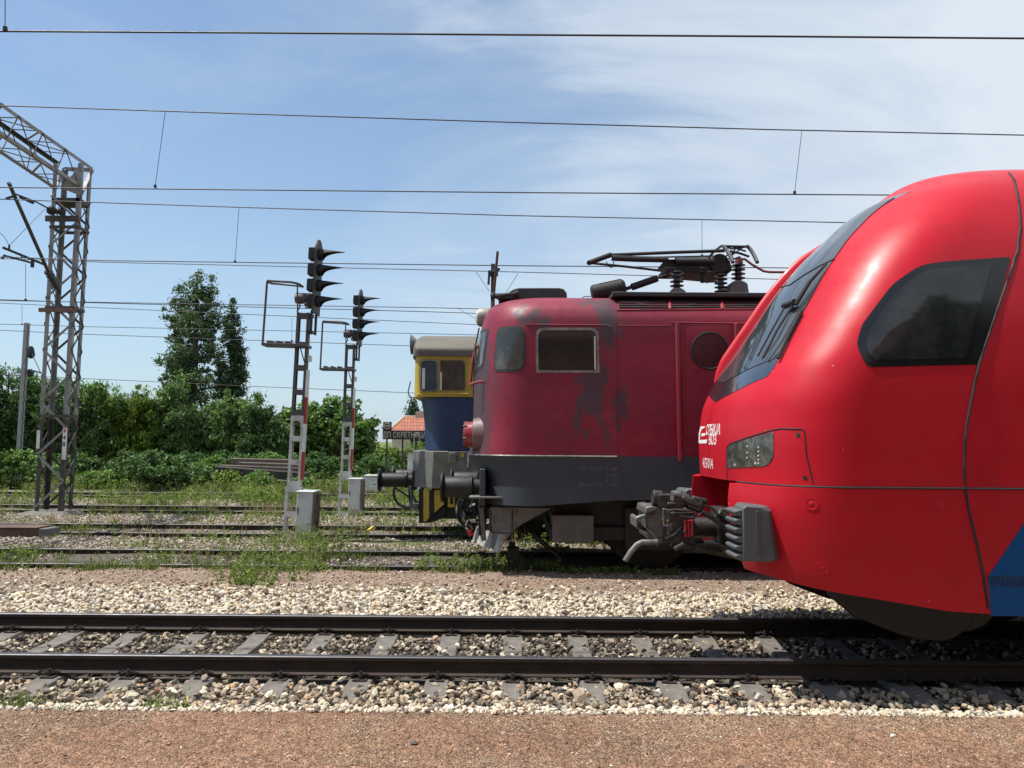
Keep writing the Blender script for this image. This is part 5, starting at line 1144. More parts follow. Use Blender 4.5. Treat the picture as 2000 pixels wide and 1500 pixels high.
ps2 = thing('line_post', 'dark post with a tilted rusty tube behind the crimson cab roof', 'post', at(962, 600, 23.0))
a, b_ = at(961, 900, 23.), at(963, 516, 23.); a.z = 0
MB().bar(a, b_, .12, .14, (0, 1, 0)).build('shaft', gal_d, ps2)
mb = MB(); mb.tube([at(972, 491, 22.4), at(965, 570, 22.9), at(962, 600, 22.9)], .04, 8); mb.build('tilted_tube', M('rusty tube', (.10, .04, .03), .7), ps2)
mb = MB(); mb.box(at(963, 534, 22.9), (.3, .14, .16)); mb.tube([at(955, 540, 22.9), at(954, 556, 22.9)], .04, 6); mb.tube([at(963, 530, 22.9), at(974, 526, 22.5)], .05, 6); mb.build('clamp', soot, ps2)
# ------------------------------------------------------------------ overhead lines
wire_m = M('dark overhead wire', (.035, .033, .036), .6, .3)
def ext(P): return [P[0]+(P[0]-P[1])*(22/max(1e-3, (P[0]-P[1]).length))]+P+[P[-1]+(P[-1]-P[-2])*(22/(P[-1]-P[-2]).length)]
def oline(label, items, group='overhead wires of the yard'):
    o = thing('overhead_line', label, 'overhead line', tuple(at(1000, items[0][1][0][1], items[0][2])), group)
    for nm, pts, Y, r in items:
        P = [at(x, y, Y) for x, y in pts]
        MB().tube(ext(P) if nm != 'dropper' and nm != 'stitch_wire' else P, r, 6).build(nm, wire_m, o)
        if nm == 'dropper': MB().lathe(P[1]+Vector((0, 0, .04)), (0, 0, -1), [(0, .006), (.01, .02*r/.003*.8), (.05, .02*r/.003*.8)], 8).build('clamp', wire_m, o)
oline('topmost heavy contact wire crossing the top of the sky above the nearest track', [('contact_wire', [(0, 61), (500, 64), (1000, 68), (1500, 71), (2000, 75)], T1, .0095), ('dropper', [(10, -60), (10, 58)], T1, .004)])
oline('pair of wires with two slanted droppers above the crimson locomotive', [('messenger_wire', [(20, 207), (500, 223), (1000, 239), (1500, 253), (2000, 264)], T2, .0095), ('contact_wire', [(0, 366), (500, 371), (1000, 376), (1740, 381)], T2, .0095), ('dropper', [(323, 217), (303, 365)], T2, .0045), ('dropper', [(1566, 256), (1552, 377)], T2, .0045)])
oline('pair of wires with two droppers above the blue locomotive track', [('messenger_wire', [(0, 389), (470, 405), (1000, 421), (1660, 435)], T3, .0105), ('contact_wire', [(0, 502), (200, 509), (1000, 519), (1500, 523)], T3, .0105), ('dropper', [(467, 405), (459, 512)], T3, .005), ('dropper', [(1371, 430), (1371, 500)], T3, .005)])
oline('thin pair of wires just above the tops of the poplars, tied to the dark post', [('messenger_wire', [(0, 505), (200, 512), (1000, 531), (1500, 545)], T4, .0105), ('contact_wire', [(0, 587), (170, 590), (840, 601), (930, 603)], T4, .0105), ('contact_wire', [(0, 585), (170, 591), (840, 609), (930, 612)], T4, .010), ('dropper', [(50, 515), (50, 586)], T4, .006), ('stitch_wire', [(930, 531), (955, 568)], T4, .007), ('stitch_wire', [(1012, 534), (988, 572)], T4, .007)])
oline('lower thin wires passing in front of the middle of the poplars', [('messenger_wire', [(0, 592), (170, 600), (840, 630), (930, 634)], T5, .011), ('contact_wire', [(0, 633), (170, 638), (840, 652), (930, 654)], T5, .0105), ('contact_wire', [(0, 645), (170, 653), (840, 677), (930, 680)], T5, .011), ('dropper', [(43, 596), (43, 634)], T5, .006), ('dropper', [(570, 621), (570, 666)], T5, .006), ('stitch_wire', [(894, 602), (928, 622)], T5, .007)])
oline('lowest thin wire crossing the poplars near their feet', [('feeder_wire', [(160, 739), (480, 754), (820, 768)], 30., .012)])
# ------------------------------------------------------------------ things along the yard
pmt = thing('point_cover', 'low rusty brown steel box with grey end beside the third track', 'steel box', atz(40, 1055, -.06))
a = atz(0, 1056, -.06); zt_ = .17; Yp = 14.55; x1_ = at(72, 1045, Yp).x
mb = MB(); mb.bb((x1_-3.2, Yp, -.1), (x1_, Yp+.42, .12)); mb.bb((x1_-3.2, Yp-.04, .12), (x1_+.02, Yp+.46, .14)); mb.build('lid', M('rusty brown steel', (.085, .048, .035), .75, .1, var=.2, bump=.2, dirt=(.15, .09, .06), damt=.5), pmt, 35, .01)
mb = MB(); mb.bb((x1_+.005, Yp+.01, -.1), (x1_+.2, Yp+.41, .11)); mb.build('end_box', M('grey box end', (.13, .13, .125), .7, dirt=(.08, .07, .06), damt=.4), pmt, 35, .01)
wb = thing('relay_cabinet', 'low white cabinet standing behind the farther signal', 'cabinet', at(728, 960, 27.6))
a, b_ = at(714, 958, 27.6), at(743, 929, 27.6); mb = MB(); mb.bb((a.x, 27.4, 0), (b_.x+.1, 28.0, b_.z-.03)); mb.build('case', M('white cabinet paint', (.62, .63, .63), .5, dirt=(.4, .38, .35), damt=.4), wb, 35, .02)
MB().bb((a.x-.04, 27.36, b_.z-.03), (b_.x+.14, 28.04, b_.z+.02)).build('lid', mast_l, wb, 35, .01)
wb2 = thing('relay_cabinet', 'narrow white cabinet with flat lid half hidden by the blue locomotive', 'cabinet', at(800, 915, 26.9))
a, b_ = at(796, 916, 27.2), at(806, 882, 27.2); mb = MB(); mb.bb((a.x, 27.2, -.1), (b_.x+.3, 27.6, b_.z)); mb.build('case', M('white cabinet paint', (.62, .63, .63), .5), wb2, 35, .01); MB().bb((a.x-.08, 27.1, b_.z), (b_.x+.4, 27.7, b_.z+.03)).build('lid', gal_d, wb2)
# stack of old beams behind the last track
wood = M('grey-brown old timber', (.135, .105, .082), .9, var=.3, sc=4, bump=.5, bsc=25, dirt=(.05, .04, .032), damt=.55, dsc=4)
woodd = M('tarred timber', (.03, .026, .024), .85, var=.3, bump=.4, bsc=20, dirt=(.08, .065, .05), damt=.4)
rb = random.Random(4)
def beam(label, p, q, w, h, mat):
    o_ = MB().bar(p, q, w, h).build('timber_beam', mat, None, 35, .03); return tag(o_, label, 'beam', 'old beams stacked by the bushes')
beam('topmost grey weathered beam of the stack behind the closer signal', at(455, 901, 31), at(585, 904, 31), .5, .26, wood)
beam('second grey-brown beam, right under the topmost one of the stack', at(470, 908, 30.7), at(590, 912, 30.7), .6, .24, wood)
beam('brown broken beam in the middle of the stack, lying lower to the left', at(430, 913, 30.4), at(592, 919, 30.4), .4, .22, wood)
beam('long tarred black beam at the foot of the stack', at(424, 921, 30.), at(600, 934, 30.), .5, .42, woodd)
beam('thin grey beam lying in the grass at the foot of the stack', at(480, 936, 29.4), at(590, 944, 29.4), .3, .14, wood)
# station sign
sn = thing('station_sign', 'dark brown signboard with white Cyrillic letters and round emblem on posts', 'sign', at(785, 880, 31.))
brd = M('dark brown signboard', (.028, .016, .014), .6, dirt=(.07, .05, .045), damt=.35); lett = M('off-white sign letters', (.52, .49, .42), .6, dirt=(.3, .27, .22), damt=.4)
YSN = 31.; a, b_ = at(747, 858, YSN), at(846, 841, YSN); mb = MB(); mb.bb((a.x, YSN, a.z), (b_.x, YSN+.05, b_.z)); mb.build('board', brd, sn, 35, .01)
e0, e1 = at(748, 840, YSN), at(765, 824, YSN); mb = MB(); mb.bb((e0.x, YSN, e0.z-.01), (e1.x, YSN+.05, e1.z)); eb = mb.build('emblem_board', brd, sn, 35, .01)
c = Vector(((e0.x+e1.x)/2, YSN-.012, (e0.z+e1.z)/2)); mb = MB(); mb.tube([c+Vector((.115*math.cos(k*math.pi/16), 0, .115*math.sin(k*math.pi/16))) for k in range(32)], .017, 6, True)
mb.tube([c+Vector((-.06, 0, .03)), c+Vector((-.01, 0, -.03)), c+Vector((.06, 0, .04))], .016, 5); mb.tube([c+Vector((-.05, 0, -.04)), c+Vector((.0, 0, .045)), c+Vector((.05, 0, -.04))], .016, 5); mb.tube([c+Vector((-.06, 0, 0)), c+Vector((.06, 0, 0))], .013, 5); mb.build('emblem', lett, eb)
V, Fs = text_tess('ДП СКРЕТНИЦА', 1., 1.1, .01); xs = [v.x for v in V]; ys = [v.y for v in V]; l0 = at(748, 849, YSN); l1 = at(833, 850, YSN); hgt = (at(780, 843, YSN)-at(780, 857, YSN)).z
mb = MB(); mb.add([Vector((l0.x+(v.x-min(xs))/(max(xs)-min(xs))*(l1.x-l0.x), YSN-.012, (a.z+b_.z)/2-hgt*.55+(v.y-min(ys))/(max(ys)-min(ys))*hgt)) for v in V], Fs); mb.build('lettering', lett, sn, smooth=False)
for x in (755, 786, 812, 838):
    p = at(x, 858, YSN); MB().bb((p.x-.03, YSN+.06, 0), (p.x+.03, YSN+.12, p.z+.2)).build('post', gal_d, sn)
hr = thing('hoop_rail', 'thin pale hooped rail in front of the station sign', 'hoop rail', at(815, 880, 27.5))
MB().tube([at(809, 880, 27.5), at(809, 852, 27.5), at(812, 847, 27.5), at(815, 845, 27.5), at(818, 847, 27.5), at(819, 853, 27.5), at(819, 880, 27.5)], .022, 6).build('hoop', gal, hr)
# house
hs = thing('house', 'house with red hipped tile roof far behind the station sign', 'house', at(800, 845, 62.))
YH = 62.; tile, tt_, tb, to = nodes('red roof tiles')
tc = N(tt_, 'ShaderNodeTexCoord'); bk = N(tt_, 'ShaderNodeTexBrick', i_Scale=1.); bk.inputs['Brick Width'].default_value = .25; bk.inputs['Row Height'].default_value = .3; bk.inputs['Mortar Size'].default_value = .03
mpp = N(tt_, 'ShaderNodeMapping'); mpp.inputs['Rotation'].default_value = (R(90), 0, 0); tt_.links.new(tc.outputs['Object'], mpp.inputs[0]); tt_.links.new(mpp.outputs[0], bk.inputs['Vector'])
bk.inputs['Color1'].default_value = (.42, .13, .065, 1); bk.inputs['Color2'].default_value = (.30, .10, .06, 1); bk.inputs['Mortar'].default_value = (.16, .06, .04, 1); tt_.links.new(bk.outputs[0], tb.inputs['Base Color']); tb.inputs['Roughness'].default_value = .85
e_l = at(752, 838, YH); e_z = at(752, 846, YH).z; rg_l = at(789, 813, YH+4); W_ = 16.; x0 = e_l.x
ev = [Vector((x0, YH, e_z)), Vector((x0+W_, YH, e_z)), Vector((x0+W_, YH+9, e_z)), Vector((x0, YH+9, e_z))]; r1 = Vector((rg_l.x, YH+4.5, rg_l.z)); r2 = Vector((x0+W_-4, YH+4.5, rg_l.z))
mb = MB(); mb.add(ev+[r1, r2], [(0, 1, 5, 4), (1, 2, 5), (2, 3, 4, 5), (3, 0, 4), (3, 2, 1, 0)]); rf = mb.build('roof', tile, hs, 20)
mb = MB(); mb.tube([ev[0]+Vector((.1, 0, .05)), r1], .10, 6); mb.tube([r1, r2], .1, 6); mb.build('ridge_tiles', M('pale ridge tiles', (.45, .34, .27), .8), rf)
mb = MB(); p = at(812, 812, YH+4.3); mb.bb((p.x, YH+4.1, rg_l.z-.6), (p.x+.7, YH+4.8, at(812, 803, YH+4).z)); mb.build('chimney', M('chimney plaster', (.40, .33, .27), .9), rf)
mb = MB(); mb.bb((x0+.5, YH+.5, .2), (x0+W_-.5, YH+8.5, e_z)); mb.build('wall', M('cream plaster', (.55, .48, .38), .9), hs)
for k in range(4): MB().bb((x0+2+k*3.4, YH+.46, 1.2), (x0+3.2+k*3.4, YH+.5, 2.4)).build('window', glass_mat('house pane'), hs)
# ------------------------------------------------------------------ trees and growth
def leafmat(name, a, b_, c, tr_=.28): return island_mat(name, [(0, tuple(x*.55 for x in a)), (.35, a), (.7, b_), (1, c)], .6, trans=tr_, vary=.55, spec=.35)
bark = M('bark', (.085, .065, .05), .9, var=.3, bump=.5)
lf_pop = leafmat('poplar leaves', (0.076, 0.122, 0.064), (0.108, 0.167, 0.084), (0.166, 0.226, 0.122))
lf_pop2 = leafmat('dark poplar leaves', (0.045, 0.086, 0.051), (0.066, 0.113, 0.064), (0.108, 0.160, 0.091), .25)
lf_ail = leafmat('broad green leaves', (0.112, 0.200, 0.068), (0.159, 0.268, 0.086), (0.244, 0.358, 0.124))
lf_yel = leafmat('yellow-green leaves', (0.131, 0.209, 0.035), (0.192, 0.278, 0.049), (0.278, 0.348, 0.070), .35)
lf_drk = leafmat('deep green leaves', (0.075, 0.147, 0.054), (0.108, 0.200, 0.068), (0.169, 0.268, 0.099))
lf_bush = leafmat('bramble leaves', (0.121, 0.218, 0.061), (0.169, 0.286, 0.080), (0.262, 0.394, 0.124))
def leaves(C, size, rng, droop=.0, elong=.5, jit=.0):
    n = len(C); nrm = rng.normal(0, 1, (n, 3)); nrm[:, 2] = np.abs(nrm[:, 2])*1.1+.15; nrm /= np.linalg.norm(nrm, axis=1)[:, None]
    a = rng.normal(0, 1, (n, 3)); a[:, 2] -= droop; a -= nrm*(a*nrm).sum(1)[:, None]; a /= np.linalg.norm(a, axis=1)[:, None]; b_ = np.cross(nrm, a)
    s = size*rng.uniform(.6, 1.3, n)[:, None]
    tip = a*s; side = b_*s*elong*.5
    V = np.stack([C-tip*.5, C+side-tip*.05, C+tip*.5-nrm*s*.08, C-side-tip*.05], 1)
    return V.reshape(-1, 3), (np.arange(n)*4)[:, None]+np.arange(4)[None]
def clumps(blobs, nc, nl, cr, rng, shell=.55):
    out = []
    tot = sum(r[0]*r[1]+r[0]*r[2]+r[1]*r[2] for _, r in blobs)
    for c, r in blobs:
        k = max(4, int(nc*(r[0]*r[1]+r[0]*r[2]+r[1]*r[2])/tot)); d = rng.normal(0, 1, (k, 3)); d /= np.linalg.norm(d, axis=1)[:, None]
        rad = rng.uniform(shell, 1.03, k)[:, None]; cc = np.array(c)[None]+d*rad*np.array(r)[None]
        m_ = max(3, nl//nc); q = rng.normal(0, 1, (k, m_, 3)); q *= cr*rng.uniform(.45, 1.15, (k, 1, 1))*np.array([1, 1, .8])*.55
        out.append((cc[:, None]+q).reshape(-1, 3))
    return np.concatenate(out)
def tree(name, label, cat, X, Y, blobs, mat, nc, nl, cr, leaf, seed, group=None, droop=.3, elong=.5, trunk=None, shell=.5):
    rng = np.random.default_rng(seed); z0 = float(gz([X], [Y])[0]); t_ = thing(name, label, cat, (X, Y, z0), group)
    C = clumps(blobs, nc, nl, cr, rng, shell); C = C[C[:, 2] > z0+.02]
    V, Fq = leaves(C, leaf, rng, droop, elong); fastmesh('crown', V, Fq, 4, mat, t_)
    mb = MB(); topz = max(c[2] for c, r in blobs); w = trunk or .12
    mb.tube([(X, Y, z0-.1), (X+.1*w, Y, z0+.4*(topz-z0)), (X, Y, topz)], [w*1.2, w*.8, w*.25], 8)
    for c, r in blobs[:10]:
        b0 = Vector((X, Y, z0+.35*max(.3, c[2]-z0))); mb.tube([b0, b0.lerp(Vector(c), .5)+Vector((0, 0, .1)), Vector(c)], [w*.5, w*.35, w*.12], 6)
    mb.build('trunk', bark, t_); return t_
def spire(px, ytop, ybot, wpx, Y, rng, base=1.0, k=9):
    a = at(px, ytop, Y); b_ = at(px, ybot, Y); wm = wpx/1503*Y/2; out = []
    for i in range(k):
        u_ = (i+.5)/k; z = b_.z+(a.z-b_.z)*u_; r = wm*(.30+.70*math.sin(math.pi*min(1, .22+.80*(1-u_)))**.8) if u_ > .25 else wm*(.75+u_)
        r *= min(1, (1-u_)*4.2+.14)
        out.append(((b_.x+(a.x-b_.x)*u_+rng.uniform(-.12, .12)*wm, Y+rng.uniform(-.2, .2)*wm, z), (r, r, (a.z-b_.z)/k*.85)))
    return out
rp = random.Random(3)
pb1 = spire(384, 530, 800, 86, 62, rp, k=12)+spire(352, 552, 790, 58, 63, rp, k=10)+spire(412, 545, 700, 36, 62.5, rp, k=8)+spire(346, 672, 800, 78, 61, rp, k=6)
tree('poplar_tree', 'broad taller poplar with several pointed tops, left of the pair', 'tree', at(375, 800, 62).x, 62, pb1, lf_pop, 600, 29000, .40, .20, 5, 'pair of poplars behind the shrubs', .2, .7, .3, .35)
pb2 = spire(453, 586, 800, 44, 66, rp, k=10)+spire(468, 648, 800, 34, 66, rp, k=7)+spire(432, 690, 800, 40, 65, rp, k=6)
tree('poplar_tree', 'slimmer darker poplar on the right of the pair', 'tree', at(450, 800, 66).x, 66, pb2, lf_pop2, 360, 17000, .36, .19, 6, 'pair of poplars behind the shrubs', .2, .7, .25, .35)
def dome(px, ytop, wpx, Y, rng, low=.3, n=7, peaks=0):
    a = at(px, ytop, Y); w = wpx/1503*Y/2; h = a.z; out = []
    for i in range(n):
        an = 2*math.pi*i/n+rng.uniform(-.3, .3); rr = w*rng.uniform(.35, .62); hz = h*rng.uniform(.38, .66); r = w*rng.uniform(.36, .5)
        out.append(((a.x+rr*math.cos(an), Y+rr*.7*math.sin(an), hz), (r, r*.9, h*rng.uniform(.24, .34))))
    for i in range(peaks): out.append(((a.x+rng.uniform(-.75, .75)*w, Y+rng.uniform(-.5, .1)*w, h*rng.uniform(.72, .98)), (w*.2, w*.2, h*rng.uniform(.12, .2))))
    out.append(((a.x, Y, h*.74), (w*.52, w*.5, h*.25))); out.append(((a.x, Y, h*.34), (w*.85, w*.6, h*.30)))
    return out
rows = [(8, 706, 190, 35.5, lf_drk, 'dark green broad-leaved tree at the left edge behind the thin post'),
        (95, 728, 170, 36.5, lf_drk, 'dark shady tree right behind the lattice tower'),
        (178, 738, 150, 37, lf_ail, 'broad-leaved tree just right of the lattice tower'),
        (262, 762, 150, 37.5, lf_yel, 'yellowish green tree between lattice tower and poplars'),
        (335, 750, 150, 38, lf_ail, 'mid-green tree below the broad poplar'),
        (410, 772, 150, 38.5, lf_ail, 'mid-green tree below the slim poplar'),
        (480, 770, 130, 38, lf_ail, 'leafy tree just left of the closer signal mast'),
        (520, 792, 100, 37.2, lf_drk, 'small dull green tree directly left of the bright tree between the signals')]
for i, (px, yt, wp, Y, mt, lb) in enumerate(rows):
    tree('broadleaf_tree', lb, 'tree', at(px, 900, Y).x, Y, dome(px, yt+8, wp, Y, rp, peaks=5), mt, 420, 21000, .27, .22, 20+i, 'tree belt behind the yard', 1.3, .30, .12, .4)
tree('broadleaf_tree', 'bright green rounded tree standing between the two signals', 'tree', at(640, 900, 39).x, 39, dome(600, 772, 130, 39, rp)+dome(672, 764, 120, 39.5, rp)+dome(560, 798, 70, 38.6, rp, n=4)+dome(715, 812, 60, 39.5, rp, n=4), lf_bush, 420, 21000, .36, .24, 40, 'tree belt behind the yard', .3, .65, .16)
tree('broadleaf_tree', 'low pale shrub-like tree under the station sign', 'tree', at(790, 900, 37).x, 37, dome(760, 868, 70, 37, rp, n=4)+dome(810, 862, 80, 37.5, rp, n=5), lf_yel, 150, 6000, .3, .2, 41, 'tree belt behind the yard', .4, .4, .08)
tree('conifer_tree', 'dark conifer top rising beside the red roof', 'tree', at(806, 850, 80).x, 80, spire(806, 786, 850, 26, 80, rp, k=6), lf_pop2, 90, 3000, .5, .35, 42, None, .5, .3, .2)
tree('broadleaf_tree', 'outlying tree beyond the left edge of the tree belt', 'tree', at(-140, 900, 37).x, 37, dome(-140, 780, 190, 37, rp, n=6), lf_ail, 110, 3800, .4, .3, 64, 'tree belt behind the yard', .5, .4, .12)
# bushes in front of the belt
bl = [(303, 880, 145, 27.7, lf_drk, 'rounded ivy-covered bush in front of the tree belt'), (205, 918, 110, 28.4, lf_bush, 'low flowering bush right of the tower foot'), (22, 878, 120, 27.9, lf_bush, 'bright bush at the left edge beneath the thin post'), (85, 905, 70, 30.2, lf_bush, 'bush behind the tower legs'),
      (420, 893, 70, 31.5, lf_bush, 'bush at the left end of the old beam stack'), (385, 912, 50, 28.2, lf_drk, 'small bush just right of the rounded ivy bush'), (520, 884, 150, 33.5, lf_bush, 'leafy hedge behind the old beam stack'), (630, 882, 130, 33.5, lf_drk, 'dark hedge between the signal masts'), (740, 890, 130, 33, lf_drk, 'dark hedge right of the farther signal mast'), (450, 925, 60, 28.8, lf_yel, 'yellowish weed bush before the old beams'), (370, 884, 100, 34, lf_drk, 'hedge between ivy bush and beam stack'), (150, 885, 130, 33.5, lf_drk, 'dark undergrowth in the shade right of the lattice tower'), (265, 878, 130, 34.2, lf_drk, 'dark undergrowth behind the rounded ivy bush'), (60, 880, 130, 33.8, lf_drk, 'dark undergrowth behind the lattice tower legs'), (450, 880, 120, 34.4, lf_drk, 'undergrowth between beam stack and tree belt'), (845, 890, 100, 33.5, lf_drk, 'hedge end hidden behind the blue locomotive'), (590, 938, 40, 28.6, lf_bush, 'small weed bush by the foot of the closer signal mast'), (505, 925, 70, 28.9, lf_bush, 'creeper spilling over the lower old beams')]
for i, (px, yt, wp, Y, mt, lb) in enumerate(bl):
    tree('bush', lb, 'bush', at(px, 940, Y).x, Y, dome(px, yt, wp, Y, rp, n=5), mt, 120, 5200, .17, .13, 80+i, 'bushes in front of the tree belt', .3, .65, .03, .7)
# ------------------------------------------------------------------ grass and weeds
def blades(X, Y, h, w, rng, lean=.5):
    n = len(X); an = rng.uniform(0, 2*np.pi, n); dx = np.cos(an); dy = np.sin(an); ln = rng.uniform(.1, 1, n)*lean*h; Z = gz(X, Y)-.01
    bx = -dy*w; by = dx*w
    p0 = np.stack([X-bx, Y-by, Z], -1); p1 = np.stack([X+bx, Y+by, Z], -1)
    m0 = np.stack([X-bx*.8+dx*ln*.35, Y-by*.8+dy*ln*.35, Z+h*.55], -1); m1 = np.stack([X+bx*.8+dx*ln*.35, Y+by*.8+dy*ln*.35, Z+h*.55], -1)
    tp = np.stack([X+dx*ln, Y+dy*ln, Z+h], -1); tp2 = tp+np.stack([bx*.15, by*.15, 0*bx], -1)
    V = np.stack([p0, p1, m1, m0, tp2, tp], 1).reshape(-1, 3); b0 = (np.arange(n)*6)[:, None]
    return V, np.concatenate([b0+np.array([[0, 1, 2, 3]]), b0+np.array([[3, 2, 4, 5]])], 0)
grass_m = island_mat('grass blades', [(0, (.08, .11, .03)), (.4, (.125, .17, .04)), (.75, (.17, .215, .06)), (.92, (.25, .25, .10)), (1, (.38, .32, .17))], .6, trans=.3, vary=.8)
weed_m = island_mat('fresh weeds', [(0, (.10, .145, .035)), (.5, (.165, .225, .055)), (.85, (.23, .29, .08)), (1, (.33, .35, .13))], .55, trans=.35, vary=1.)
dry_m = island_mat('dry grass', [(0, (.20, .15, .07)), (.5, (.30, .23, .12)), (1, (.40, .33, .2))], .7, trans=.25)
rg2 = np.random.default_rng(5); VV = []; FF = []; off = 0
def sow(store, n, x0, x1, y0, y1, h, w, thr=None, seed=0, fs=.9, tuft=0., lean=.6):
    X = rg2.uniform(x0, x1, n); Y = rg2.uniform(y0, y1, n)
    if tuft:
        k = max(3, int(n/tuft)); cx = rg2.uniform(x0, x1, k); cy = rg2.uniform(y0, y1, k); i = rg2.integers(0, k, n); sp_ = rg2.uniform(.03, .11, k)[i]
        X = cx[i]+rg2.normal(0, 1, n)*sp_; Y = cy[i]+rg2.normal(0, 1, n)*sp_
    if thr is not None:
        k = fbm(X*fs, Y*fs*1.3, seed, 4)+rg2.normal(0, .03, n) > thr; X = X[k]; Y = Y[k]
    hh = h*rg2.uniform(.35, 1.15, len(X)); V, Fq = blades(X, Y, hh, w*rg2.uniform(.6, 1.3, len(X)), rg2, lean); store.append((V, Fq))
def flush(store, name, mat):
    V = []; Fq = []; o_ = 0
    for v, f in store: V.append(v); Fq.append(f+o_); o_ += len(v)
    return tag(fastmesh(name, np.concatenate(V), np.concatenate(Fq), 4, mat), kind='stuff')
g = []
for T in (T2, T3, T4, T5):      # along both rails and between them
    for dy in (-.95, -.55, .55, .95): sow(g, 3000, -14, 2.5, T+dy-.2, T+dy+.2, 0.13 if T < 18 else .17, .005, .52, int(T*7+dy*9), 1.1, 26)
sow(g, 5000, -12, 3, 13.0, 14.9, .11, .006, .56, 12, .8, 22); sow(g, 5500, -15, 3, 16.8, 19.5, .13, .007, .55, 13, .7, 22); sow(g, 12000, -18, 3, 21.5, 24.5, .2, .009, .48, 14, .7, 20); sow(g, 20000, -22, 4, 26.3, 31, .30, .014, .36, 15, .6, 24)
sow(g, 2600, -9, -1.4, 10.9, 11.3, .12, .006, .46, 19, 1.3, 24)
flush(g, 'grass', grass_m)
g = []
def plants(store, n, x0, x1, y0, y1, h, per=16, thr=None, seed=0, fs=1.4, ls=.05, spread=.09):
    X = rg2.uniform(x0, x1, n); Y = rg2.uniform(y0, y1, n)
    if thr is not None: k = fbm(X*fs, Y*fs*1.2, seed, 4)+rg2.normal(0, .04, n) > thr; X = X[k]; Y = Y[k]
    n = len(X); hh = h*rg2.uniform(.3, 1.2, n); u_ = rg2.uniform(.08, 1, (n, per)); an = rg2.uniform(0, 6.283, (n, per)); rr = rg2.uniform(.1, 1, (n, per))*spread*(1.1-.75*u_)*(hh/h)[:, None]
    lx = rg2.normal(0, .12, n)[:, None]*hh[:, None]*u_
    C = np.stack([X[:, None]+rr*np.cos(an)+lx, Y[:, None]+rr*np.sin(an), gz(X, Y)[:, None]+u_*hh[:, None]], -1).reshape(-1, 3)
    V, Fq = leaves(C, ls, rg2, .2, .42); store.append((V, Fq))
plants(g, 330, -4.05, -2.75, 12.75, 14.1, .36, 18, .47, 3, 2.2, .042, .07); plants(g, 250, -4.1, -2.9, 11.35, 12.7, .30, 18, .47, 4, 2.2, .042, .07); plants(g, 210, -3.9, -2.7, 10.2, 11.3, .17, 16, .45, 6, 2.2, .042, .07); plants(g, 40, -3.7, -3.0, 9.8, 10.3, .10, 14)
plants(g, 520, -9.2, -2.5, 11.45, 12.65, .26, 18, .47, 31, .9); plants(g, 200, -9.2, -2.5, 10.9, 11.3, .14, 14, .5, 39, .9); plants(g, 300, -7.0, -1, 13.0, 14.8, .20, 16, .52, 33, .9); plants(g, 420, -1.4, .7, 11.0, 12.4, .16, 16, .42, 35); plants(g, 200, -.9, 2.5, 12.7, 14, .22, 16, .46, 36); plants(g, 90, .7, 2.4, 10.9, 11.25, .09, 14, None)
plants(g, 500, -13, -1, 16.7, 19.4, .22, 14, .53, 37, .7, .06); plants(g, 450, -13, -1, 15.1, 16.5, .20, 14, .50, 38, .8, .06); plants(g, 700, -16, -2, 21.2, 24.6, .34, 16, .52, 41, .6, .08, .16); plants(g, 240, -8.2, -6.0, 22.8, 24.4, .42, 22, None, 41, .6, .09, .18)
plants(g, 1400, -22, 3, 26.6, 30.5, .5, 20, .44, 43, .5, .10, .22)
plants(g, 26, -3.85, -3.45, 5.66, 5.86, .09, 18, None, 0, 1, .03, .05); plants(g, 22, -2.75, -2.35, 5.68, 5.84, .10, 14, None, 0, 1, .028, .04); plants(g, 3, -2.4, -2.3, 5.72, 5.8, .17, 20, None, 0, 1, .03, .03)
flush(g, 'weeds', weed_m)
g = []
for T in (T3, T4, T5): sow(g, 1800, -14, 1, T-1.6, T+1.6, .3, .005, .52, int(T)+3, .8, 14, .5)
sow(g, 1500, -20, 2, 26.5, 29, .40, .008, .55, 61, .6, 16, .5); sow(g, 160, -5.6, -2.5, 11.5, 12.6, .34, .004, None, 0, 1, 8, .4)
flush(g, 'dry_grass', dry_m)

# ------------------------------------------------------------------ station building behind the viewpoint (mirrored in the cab windows)
stn = thing('station_building', 'long station building with brown tiled roof behind the platform, opposite the trains', 'building', (0, -9, 0))
mb = MB(); mb.bb((-34, -16, -.1), (34, -6.5, 5.4)); mb.build('wall', M('ochre plaster', (.42, .33, .22), .9, dirt=(.25, .2, .15), damt=.4), stn)
tile2, t2_, b2_, o2_ = nodes('brown roof tiles')
tc2 = N(t2_, 'ShaderNodeTexCoord'); bk2 = N(t2_, 'ShaderNodeTexBrick', i_Scale=1.); bk2.inputs['Brick Width'].default_value = .34; bk2.inputs['Row Height'].default_value = .36; bk2.inputs['Mortar Size'].default_value = .045
t2_.links.new(tc2.outputs['Object'], bk2.inputs['Vector']); bk2.inputs['Color1'].default_value = (.24, .11, .075, 1); bk2.inputs['Color2'].default_value = (.15, .075, .055, 1); bk2.inputs['Mortar'].default_value = (.035, .02, .016, 1); t2_.links.new(bk2.outputs[0], b2_.inputs['Base Color']); b2_.inputs['Roughness'].default_value = .85
mb = MB(); mb.prism([Vector((-35, -5.2, 5.2)), Vector((-35, -5.2, 5.4)), Vector((-35, -11.2, 9.6)), Vector((-35, -17.2, 5.4)), Vector((-35, -17.2, 5.2))], (70, 0, 0)); mb.build('roof', tile2, stn)
wg = glass_mat('station pane'); wf_ = M('white window frame', (.6, .6, .57), .6)
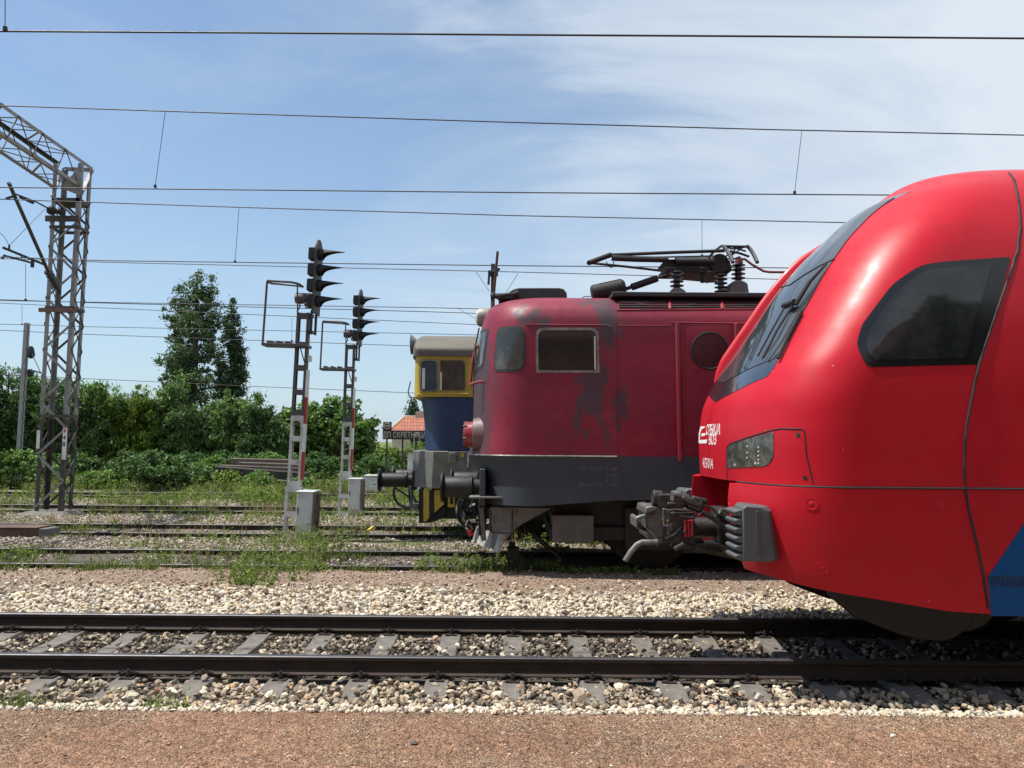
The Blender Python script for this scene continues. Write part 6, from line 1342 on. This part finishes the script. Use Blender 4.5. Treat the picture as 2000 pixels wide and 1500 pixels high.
for k in range(12):
    x = -30+k*5.4
    mb = MB(); mb.bb((x-.75, -6.48, 1.0), (x+.75, -6.40, 3.2)); w = mb.build('window', wf_, stn)
    mb = MB(); mb.bb((x-.65, -6.40, 1.1), (x-.04, -6.385, 3.1)); mb.bb((x+.04, -6.40, 1.1), (x+.65, -6.385, 3.1)); mb.build('pane', wg, w)
tree('broadleaf_tree', 'large shady tree behind the platform opposite the red train', 'tree', 9.9, -4.4, [((9.9, -4.4, 5.6), (1.5, 1.3, 2.2)), ((9.6, -4.5, 3.4), (1.4, 1.2, 1.7)), ((10.5, -4.4, 4.6), (1.3, 1.2, 1.8)), ((10, -4.5, 7.4), (1.1, 1.1, 1.4)), ((10.2, -4.5, 2.1), (1.3, 1.1, 1.1))], lf_drk, 200, 12000, .4, .3, 120, None, .5, .5, .16)

# loose single pieces lying on the ground
def lone_stone(label, px, py, size, col, seed):
    rr_ = np.random.default_rng(seed); p = atz(px, py, -.09); V = ICO*rr_.uniform(.7, 1.2, (12, 1))*np.array([size*.62, size*.5, size*.34]); V = V+np.array([p.x, p.y, float(gz([p.x], [p.y])[0])+size*.2])
    return tag(fastmesh('stone', V, IF, 3, M('stone tone %d' % seed, col, .9, var=.2, sc=30)), label, 'stone')
lone_stone('dark grey stone lying alone on the brown platform grit', 809, 1450, .05, (.09, .08, .075), 3)
lone_stone('small pale stone lying alone on the brown platform grit at right', 1745, 1436, .035, (.55, .50, .42), 4)
lt_ = thing('litter', 'crumpled yellow scrap lying in the weeds between the second and third tracks', 'litter', atz(725, 1036, -.04))
p = atz(725, 1036, -.02); mb = MB(); q_ = [p+Vector(v) for v in ((-.10, 0, 0), (-.02, -.03, .03), (.06, -.02, .10), (.10, .03, .04), (.02, .05, .07), (-.06, .04, .03))]
mb.add(q_+[p+Vector((0, 0, .08)), p+Vector((.01, .01, -.01))], [(i, (i+1) % 6, 6) for i in range(6)]+[((i+1) % 6, i, 7) for i in range(6)]); mb.build('scrap', M('yellow scrap', (.62, .52, .12), .6), lt_, smooth=False)
